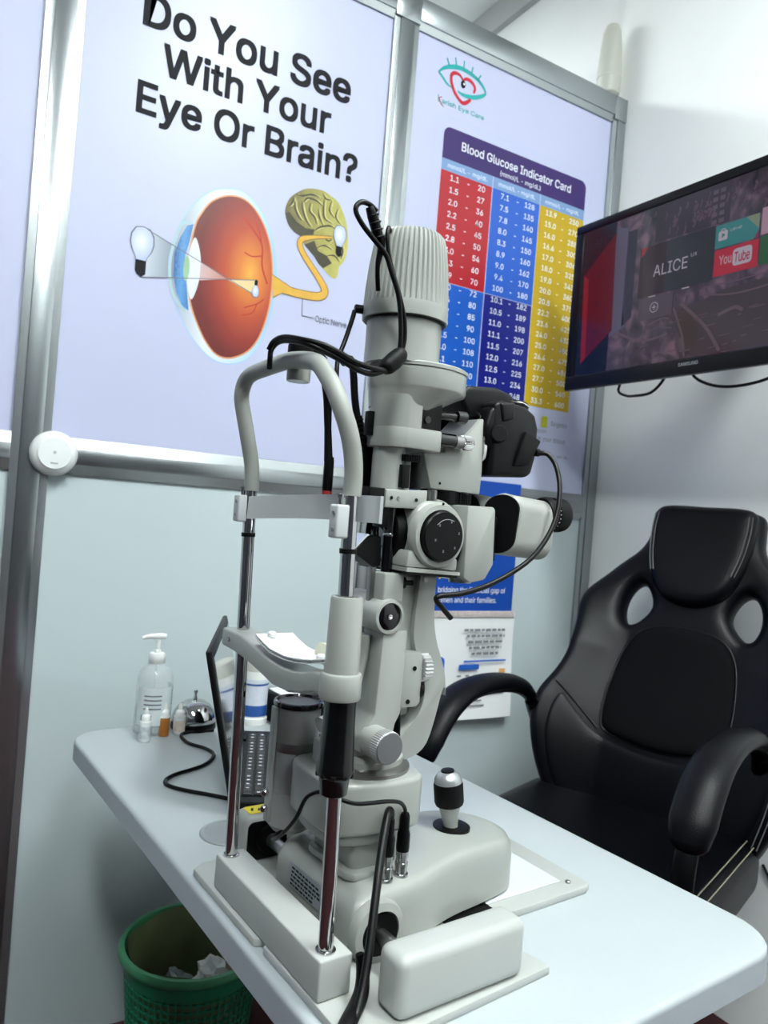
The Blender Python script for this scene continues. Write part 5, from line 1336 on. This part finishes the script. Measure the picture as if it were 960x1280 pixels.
dropper(0.099, 0.692, 0.062, 0.0105, CLEARB, 'white dropper bottle nearest the desk corner, in front of the pump bottle', mat('label_silver', (190, 196, 200), 0.4, noise=0.2, nscale=120))
dropper(0.141, 0.712, 0.062, 0.0098, mat('amber_plastic', (176, 112, 44), 0.35, noise=0.06, nscale=40), 'amber dropper bottle with a white cap between two white ones', mat('amber_label', (166, 104, 40), 0.4, noise=0.05))
dropper(0.172, 0.716, 0.057, 0.0112, CLEARB, 'white dropper bottle beside the chrome call bell', mat('label_peach', (214, 200, 190), 0.4, noise=0.15, nscale=140))

# call bell
t = tag(empty('call_bell', lworld(0.212, 0.745)), 'chrome call bell on a black base at the far end of the desk', 'bell')
MB().lathe([(0.0, 0), (0.043, 0), (0.044, 0.003), (0.043, 0.011), (0.038, 0.013), (0.0, 0.013)], (0, 0, 0), (0, 0, 1), 36).build('base', BLACK, t, smooth=45)
MB().lathe([(0.0425, 0.014), (0.0432, 0.017), (0.0420, 0.024), (0.038, 0.035), (0.030, 0.045), (0.018, 0.052), (0.006, 0.0545), (0.0, 0.055)], (0, 0, 0), (0, 0, 1), 40).build('dome', mat('bell_chrome', (176, 178, 178), 0.10, 1.0, noise=0.02), t, smooth=60)
MB().lathe([(0.004, 0.054), (0.004, 0.060), (0.0028, 0.061), (0.0028, 0.067), (0.0042, 0.068), (0.0042, 0.073), (0.0, 0.0745)], (0, 0, 0), (0, 0, 1), 16).build('button', CHROME, t, smooth=45)

# white dispenser with blue label, black box
t = tag(empty('spray_can', lworld(0.335, 0.735)), 'white cylindrical container with a blue and white label behind the chrome upright', 'container')
MB().lathe([(0.0, 0), (0.0275, 0), (0.028, 0.002), (0.028, 0.013), (0.026, 0.014), (0.026, 0.105), (0.0255, 0.108)], (0, 0, 0), (0, 0, 1), 32).build('body', WPLAST, t, smooth=45)
MB().lathe([(0.0255, 0.108), (0.0262, 0.110), (0.0258, 0.134), (0.020, 0.139), (0.0, 0.140)], (0, 0, 0), (0, 0, 1), 32).build('cap', mat('cream_cap', (214, 216, 206), 0.4, noise=0.02), t, smooth=45)
mb = MB()
ring_bar(mb, 0.0263, -200, 60, 0.040, 0.092, 20)
mb.build('label_wrap', mat('can_label', (206, 212, 224), 0.4, noise=0.04, nscale=150), t)
mb = MB()
ring_bar(mb, 0.0265, -200, 60, 0.018, 0.040, 20)
ring_bar(mb, 0.0266, -170, 20, 0.080, 0.084, 14)
mb.build('label_blue', mat('can_blue', (44, 84, 150), 0.4, noise=0.06, nscale=100), t)['kind'] = 'stuff'
t = tag(empty('black_box', lworld(0.425, 0.720), TH), 'small black boxy device with a white slip on top beyond the laptop', 'device')
MB().box(-0.06, 0.06, -0.05, 0.05, 0.0, 0.062, bev=0.006).build('case', BLACK, t)
MB().box(-0.052, -0.01, -0.045, 0.03, 0.062, 0.0645, bev=0.0008).build('paper_slip', PAPERW, t)
MB().box(-0.030, -0.008, -0.0508, -0.0498, 0.034, 0.038).build('red_light', mat('red_lamp', (190, 60, 60), 0.4, noise=0.03), t, smooth=0)

# ================================================================== WASTE BIN
bn = tag(empty('waste_bin', (0.515, 1.475, 0.0)), 'green lattice plastic waste bin on the floor under the desk', 'waste bin')
GREEN = mat('green_plastic', (36, 122, 92), 0.4, noise=0.12, nscale=12)
def shell(r0, r1, z0, z1, th, n=48):
    return MB().lathe([(r0, z0), (r1, z1), (r1 - th, z1), (r0 - th, z0)], (0, 0, 0), (0, 0, 1), n, close=False).add([], [])
def ring_shell(prof, n=56):
    m = MB().lathe(prof + [prof[0]], (0, 0, 0), (0, 0, 1), n, close=False)
    return m
ring_shell([(0.107, 0.0), (0.110, 0.0), (0.112, 0.03), (0.109, 0.03)]).build('foot_band', GREEN, bn, smooth=45)
MB().lathe([(0.0, 0.004), (0.108, 0.004), (0.108, 0.007), (0.0, 0.007)], (0, 0, 0), (0, 0, 1), 40).build('floor_disc', GREEN, bn)
ring_shell([(0.1295, 0.252), (0.1325, 0.252), (0.137, 0.285), (0.134, 0.285)]).build('upper_band', GREEN, bn, smooth=45)
ring_shell([(0.132, 0.283), (0.140, 0.281), (0.146, 0.286), (0.147, 0.293), (0.143, 0.300), (0.135, 0.300), (0.132, 0.294)]).build('rim', mat('green_rim', (66, 140, 98), 0.35, noise=0.1, nscale=14), bn, smooth=60)
rr = lambda z: 0.1105 + (0.1310 - 0.1105) * (z - 0.03) / 0.222
bar = None
for k in range(60):
    a = 2 * PI * k / 60
    if bar is None:
        r0, r1 = rr(0.03), rr(0.252)
        bo = MB().add([(r0 - .0015, -.0018, .028), (r0 - .0015, .0018, .028), (r0 + .0015, .0018, .028), (r0 + .0015, -.0018, .028), (r1 - .0015, -.0018, .254), (r1 - .0015, .0018, .254), (r1 + .0015, .0018, .254), (r1 + .0015, -.0018, .254)],
                      [(0, 1, 2, 3), (4, 7, 6, 5), (0, 4, 5, 1), (1, 5, 6, 2), (2, 6, 7, 3), (3, 7, 4, 0)]).build('upright_slat', GREEN, bn, smooth=0)
        bar = bo.data
    else:
        bo = bpy.data.objects.new('upright_slat', bar)
        COL.objects.link(bo)
        bo.parent = bn
    bo.rotation_euler = (0, 0, a)
for i in range(14):
    z = 0.045 + i * 0.0155
    r = rr(z)
    ring_shell([(r - .0022, z - .0014), (r + .0022, z - .0014), (r + .0022, z + .0014), (r - .0022, z + .0014)], 48).build('hoop', GREEN, bn, smooth=45)
# bag liner and rubbish
LIN = mat('orange_liner', (112, 122, 84), 0.45, noise=0.4, nscale=7)
vs, fs = [], []
rings_ = [(0.131, 0.296), (0.128, 0.28), (0.122, 0.25), (0.119, 0.215), (0.113, 0.15), (0.108, 0.08)]
n = 56
for i, (r, z) in enumerate(rings_):
    for k in range(n):
        a = 2 * PI * k / n
        w = 0.003 * math.sin(7 * a + i) * (i > 0) + 0.002 * math.sin(13 * a + 2 * i) * (i > 0)
        vs.append(((r - 0.002 + min(w, 0.001)) * math.cos(a), (r - 0.002 + min(w, 0.001)) * math.sin(a), z + (0.004 * math.sin(5 * a) if i == 0 else 0)))
for i in range(len(rings_) - 1):
    for k in range(n):
        a, b = i * n + k, i * n + (k + 1) % n
        fs.append((a, b, b + n, a + n))
MB().add(vs, fs).build('bag_liner', LIN, bn, smooth=70)
def crumple(name, loc, s, material, seed, label, cat):
    random.seed(seed)
    bm = bmesh.new()
    bmesh.ops.create_icosphere(bm, subdivisions=3, radius=1)
    for v in bm.verts:
        p = v.co
        k = 0.80 + 0.16 * math.sin(5.1 * p.x + seed) * math.sin(4.3 * p.y + 2 * seed) + 0.12 * math.sin(9 * p.z + 7 * p.x) + random.uniform(-0.10, 0.10)
        v.co = Vector((p.x * s[0] * k, p.y * s[1] * k, p.z * s[2] * k))
    o = MB().bm(bm).build(name, material, None, smooth=20)
    o.location = loc
    return tag(o, label, cat)
crumple('crumpled_tissue', (0.555, 1.445, 0.225), (0.055, 0.05, 0.045), mat('tissue_paper', (214, 216, 214), 0.75, noise=0.04), 3, 'crumpled white tissue lying on the rubbish in the green bin', 'tissue')
crumple('plastic_wrap', (0.475, 1.460, 0.215), (0.048, 0.045, 0.036), mat('clear_wrap', (190, 200, 200), 0.12, trans=0.6, ior=1.3, noise=0.05), 5, 'crumpled clear plastic wrap in the green bin', 'wrapper')
crumple('rubbish_heap', (0.515, 1.475, 0.10), (0.094, 0.094, 0.095), mat('rubbish_paper', (150, 150, 140), 0.8, noise=0.3, nscale=20), 9, 'heap of mixed rubbish filling the green bin', 'rubbish')
o = MB().box(-0.016, 0.016, -0.003, 0.003, 0, 0.14, bev=0.001).build('cardboard_strip', mat('beige_card', (196, 190, 172), 0.6, noise=0.05))
o.location = (0.595, 1.425, 0.165)
o.rotation_euler = (R(8), R(-6), R(-25))
tag(o, 'beige strip of card sticking up in the green bin', 'card')
random.seed(11)

# ================================================================== OFFICE CHAIR
CA = R(20)
ch = tag(empty('office_chair', (1.38, 1.10, 0.0), 0.0), 'black leather racing style office chair with looped armrests behind the desk', 'chair')
fd = Vector((-math.cos(CA), -math.sin(CA), 0))
wd = Vector((math.sin(CA), -math.cos(CA), 0))
TI = R(20)
bu = Vector((0, 0, 1)) * math.cos(TI) - fd * math.sin(TI)
bn_ = fd * math.cos(TI) + Vector((0, 0, 1)) * math.sin(TI)      # back's front normal
BO = Vector((0, 0, 0.5))
def C_(s_, h, d):
    """backrest frame: s across, h along the back, d out of its front"""
    return BO + wd * s_ + bu * h + bn_ * d
def S_(f, s_, z):
    return fd * f + wd * s_ + Vector((0, 0, z))
def sym(P):
    return P + [(-a, b) for a, b in reversed(P) if abs(a) > 1e-6]
def pad(name, outline, holes, thick, bev, fn, material, parent, voxel=0.007, smooth_it=8):
    """upholstered piece: outline with rounded edge, remeshed then bent by fn(s,h,d)"""
    cu = bpy.data.curves.new('pad', 'CURVE')
    cu.dimensions = '2D'
    cu.fill_mode = 'BOTH'
    for P in [outline] + holes:
        sp = cu.splines.new('POLY')
        sp.points.add(len(P) - 1)
        for p, (a, b) in zip(sp.points, P):
            p.co = (a, b, 0, 1)
        sp.use_cyclic_u = True
    cu.extrude = max(thick / 2 - bev, 0.0005)
    cu.bevel_depth = bev
    cu.bevel_resolution = 3
    cu.offset = -bev
    o = bpy.data.objects.new('pad', cu)
    COL.objects.link(o)
    bpy.context.view_layer.update()
    me = bpy.data.meshes.new_from_object(o)
    bpy.data.objects.remove(o)
    o = bpy.data.objects.new(name, me)
    COL.objects.link(o)
    md = o.modifiers.new('remesh', 'REMESH')
    md.mode = 'VOXEL'
    md.voxel_size = voxel
    sm = o.modifiers.new('smooth', 'SMOOTH')
    sm.iterations = smooth_it
    sm.factor = 0.5
    dg = bpy.context.evaluated_depsgraph_get()
    dg.update()
    me2 = bpy.data.meshes.new_from_object(o.evaluated_get(dg))
    o.modifiers.clear()
    o.data = me2
    me2.name = name
    for v in me2.vertices:
        v.co = fn(v.co.x, v.co.y, v.co.z)
    me2.polygons.foreach_set('use_smooth', [True] * len(me2.polygons))
    me2.materials.clear()
    me2.materials.append(material)
    o.parent = parent
    return o
def bucket(s_, h):
    """forward bow of the back's surface: wings wrap forward, lumbar swells"""
    w = 0.10 * max(0, abs(s_) - 0.12) ** 1.3 / 0.16 ** 1.3 * max(0.0, min(1, (0.62 - h) / 0.2))
    w *= 0.8
    lum = 0.03 * math.exp(-((h - 0.20) / 0.16) ** 2)
    return w + lum - 0.03 * max(0, h - 0.62)
backfn = lambda s_, h, d: C_(s_, h, d + bucket(s_, h) - 0.03)
half = [(0.0, 0.822), (0.07, 0.820), (0.115, 0.812), (0.131, 0.798), (0.133, 0.765), (0.137, 0.725), (0.155, 0.690), (0.190, 0.655), (0.228, 0.612), (0.258, 0.570), (0.266, 0.530), (0.256, 0.470), (0.252, 0.400), (0.264, 0.340), (0.285, 0.280), (0.288, 0.220), (0.276, 0.160), (0.255, 0.100), (0.228, 0.050), (0.19, 0.01), (0.0, 0.0)]
outl = [p for p in half] + [(-a, b) for a, b in reversed(half[1:-1])]
outl = spl2(outl, 3, True)
hole = spl2([(0.128, 0.606), (0.150, 0.580), (0.158, 0.540), (0.150, 0.505), (0.136, 0.494), (0.112, 0.512), (0.092, 0.545), (0.104, 0.585)], 4, True)
bk = pad('backrest', outl, [hole, [(-a, b) for a, b in hole]], 0.075, 0.030, backfn, LEATHER, ch)
hd_ = [(0.0, 0.812), (0.085, 0.812), (0.117, 0.800), (0.122, 0.770), (0.119, 0.700), (0.108, 0.640), (0.085, 0.590), (0.050, 0.562), (0.0, 0.552)]
pad('head_pad', spl2(hd_ + [(-a, b) for a, b in reversed(hd_[1:-1])], 4, True), [], 0.060, 0.026, lambda s_, h, d: C_(s_, h, d + bucket(s_, h) + 0.008), LEATHER, ch, smooth_it=12)
cp_ = [(0.0, 0.500), (0.06, 0.494), (0.100, 0.474), (0.124, 0.435), (0.136, 0.38), (0.142, 0.31), (0.138, 0.250), (0.125, 0.226), (0.07, 0.212), (0.0, 0.206)]
pad('centre_panel', spl2(cp_ + [(-a, b) for a, b in reversed(cp_[1:-1])], 4, True), [], 0.040, 0.016, lambda s_, h, d: C_(s_, h, d + bucket(s_, h) - 0.004 + 0.012 * (1 - (s_ / 0.15) ** 2)), FABRIC, ch, smooth_it=10)
lp_ = [(0.0, 0.200), (0.07, 0.206), (0.140, 0.222), (0.19, 0.262), (0.232, 0.296), (0.250, 0.240), (0.245, 0.160), (0.21, 0.07), (0.15, 0.02), (0.0, 0.01)]
pad('lumbar_panel', spl2(lp_ + [(-a, b) for a, b in reversed(lp_[1:-1])], 4, True), [], 0.044, 0.016, lambda s_, h, d: C_(s_, h, d + bucket(s_, h) - 0.010), LEATHER, ch, smooth_it=10)
# seams
def seam(P, dd, name='stitching', r=0.0011, par=bk):
    pts = [C_(a, b, dd + bucket(a, b)) for a, b in spl2(P, 6)]
    MB().tube(pts, r, 6, smooth=False).build(name, THREAD, par, smooth=70)
for s_ in (1, -1):
    seam([(s_ * 0.113, 0.782), (s_ * 0.114, 0.74), (s_ * 0.108, 0.68), (s_ * 0.096, 0.63)], 0.037)
    seam([(s_ * 0.105, 0.782), (s_ * 0.106, 0.74), (s_ * 0.100, 0.68), (s_ * 0.089, 0.63)], 0.0385)
    if s_ < 0:
        continue
    seam([(s_ * 0.225, 0.42), (s_ * 0.238, 0.33), (s_ * 0.252, 0.24), (s_ * 0.243, 0.15), (s_ * 0.222, 0.07)], 0.0085)
    seam([(s_ * 0.235, 0.42), (s_ * 0.250, 0.33), (s_ * 0.264, 0.24), (s_ * 0.254, 0.15), (s_ * 0.233, 0.07)], 0.0060)
PIPE = mat('black_piping', (8, 9, 12), 0.35, spec=0.3, noise=0.05)
pts = [C_(a, b, 0.008 + bucket(a, b)) for a, b in spl2(cp_ + [(-a, b) for a, b in reversed(cp_[1:-1])], 5, True)]
MB().tube(pts + [pts[0]], 0.0028, 8, smooth=False).build('panel_piping', PIPE, bk, smooth=70)
for s_ in (1, -1):
    pts = [C_(s_ * a, b, 0.010 + bucket(s_ * a, b)) for a, b in spl2([(0.140, 0.226), (0.18, 0.258), (0.22, 0.290), (0.245, 0.308)], 6)]
    MB().tube(pts, 0.0022, 8, smooth=False).build('panel_piping', PIPE, bk, smooth=70)
# seat
def seatfn(a, b, d):
    f, s_ = a, b
    dish_ = 0.018 * (abs(s_) / 0.25) ** 2 - 0.01 - 0.02 * max(0, (f - 0.38) / 0.1) ** 2
    return S_(f, s_ - 0.02, 0.535 + d + (dish_ if d > 0 else 0))
se = rrect(-0.06, 0.46, -0.255, 0.255, 0.085, 6)
st = pad('seat', se, [], 0.11, 0.042, seatfn, LEATHER, ch, smooth_it=6)
for off in (0.0, 0.014):
    for s_ in (1,):
        pts = [S_(f, s_ * (0.232 + off) - 0.02, 0.5995 - off * 0.55 - 0.0) for f in (0.0, 0.08, 0.16, 0.24, 0.32, 0.38)]
        MB().tube(pts, 0.0013, 6).build('stitching', mat('beige_thread', (128, 124, 108), 0.7, noise=0.1), st, smooth=70)
# arms
for s_ in (-0.285, 0.222):
    prof = [(-0.06, 0.715), (-0.02, 0.775), (0.05, 0.822), (0.14, 0.848), (0.25, 0.856), (0.34, 0.848), (0.41, 0.815), (0.455, 0.760), (0.475, 0.69), (0.462, 0.62), (0.42, 0.555), (0.36, 0.515), (0.28, 0.495)]
    pts = [S_(f, s_, z - (0.036 if i < 10 else 0.018 if i < 11 else 0.0)) for i, (f, z) in enumerate(prof)]
    arm = MB().tube(pts, 0.012, 14, step=6, flat=(1.5, 0.7)).build('armrest', mat('arm_plastic', (3, 3, 5), 0.35, spec=0.25, noise=0.08), ch, smooth=70)
    pp = [S_(f, s_, z - 0.019) for f, z in ((0.02, 0.798), (0.08, 0.830), (0.15, 0.848), (0.25, 0.855), (0.335, 0.845), (0.40, 0.815), (0.443, 0.770), (0.458, 0.738), (0.462, 0.726))]
    MB().tube(pp, [0.015, 0.028, 0.032, 0.034, 0.036, 0.038, 0.038, 0.030, 0.010], 16, step=6, flat=(0.98, 0.60)).build('arm_pad', LEATHER, arm, smooth=70)
    MB().tube([S_(0.02, s_, 0.768), S_(-0.03, s_ * 0.99, 0.715), S_(-0.06, s_ * 0.95, 0.672), S_(-0.08, s_ * 0.88, 0.645)], [0.016, 0.025, 0.027, 0.020], 12).build('arm_bracket', BLACK, arm, smooth=70)
    MB().tube([S_(0.30, s_, 0.497), S_(0.26, s_ * 0.8 - 0.004, 0.478), S_(0.20, s_ * 0.5, 0.472)], 0.014, 12).build('arm_foot', BLACK, arm, smooth=70)
# column and star base
MB().lathe([(0.025, 0.10), (0.025, 0.30), (0.035, 0.305), (0.035, 0.44), (0.05, 0.45), (0.05, 0.475)], S_(0.20, -0.02, 0), (0, 0, 1), 24).build('gas_column', BLACK, ch)
for k in range(5):
    a = 2 * PI * k / 5 + 0.3
    d_ = Vector((math.cos(a), math.sin(a), 0))
    c0 = S_(0.20, -0.02, 0)
    lg = MB().tube([c0 + Vector((0, 0, 0.12)), c0 + d_ * 0.15 + Vector((0, 0, 0.11)), c0 + d_ * 0.275 + Vector((0, 0, 0.085))], [0.028, 0.022, 0.016], 12).build('base_spoke', BLACK, ch, smooth=70)
    w0 = c0 + d_ * 0.275
    tn = Vector((-d_.y, d_.x, 0))
    MB().lathe([(0.024, -0.022), (0.030, -0.018), (0.030, 0.018), (0.024, 0.022)], w0 + Vector((0, 0, 0.0302)), tn, 20).build('castor', RUBBER, lg)
    MB().lathe([(0.006, 0.03), (0.006, 0.09)], w0, (0, 0, 1), 10).build('castor_stem', STEEL, lg)

# thin cable on the wall beside the chair
tag(MB().tube([(1.766, 1.06, 0.42), (1.766, 1.01, 0.36), (1.766, 0.96, 0.325), (1.766, 0.90, 0.29), (1.766, 0.82, 0.265), (1.766, 0.70, 0.25)], 0.003, 8).build('wall_cable', CABLE, smooth=70), 'thin black cable drooping along the right wall beside the chair seat', 'cable')
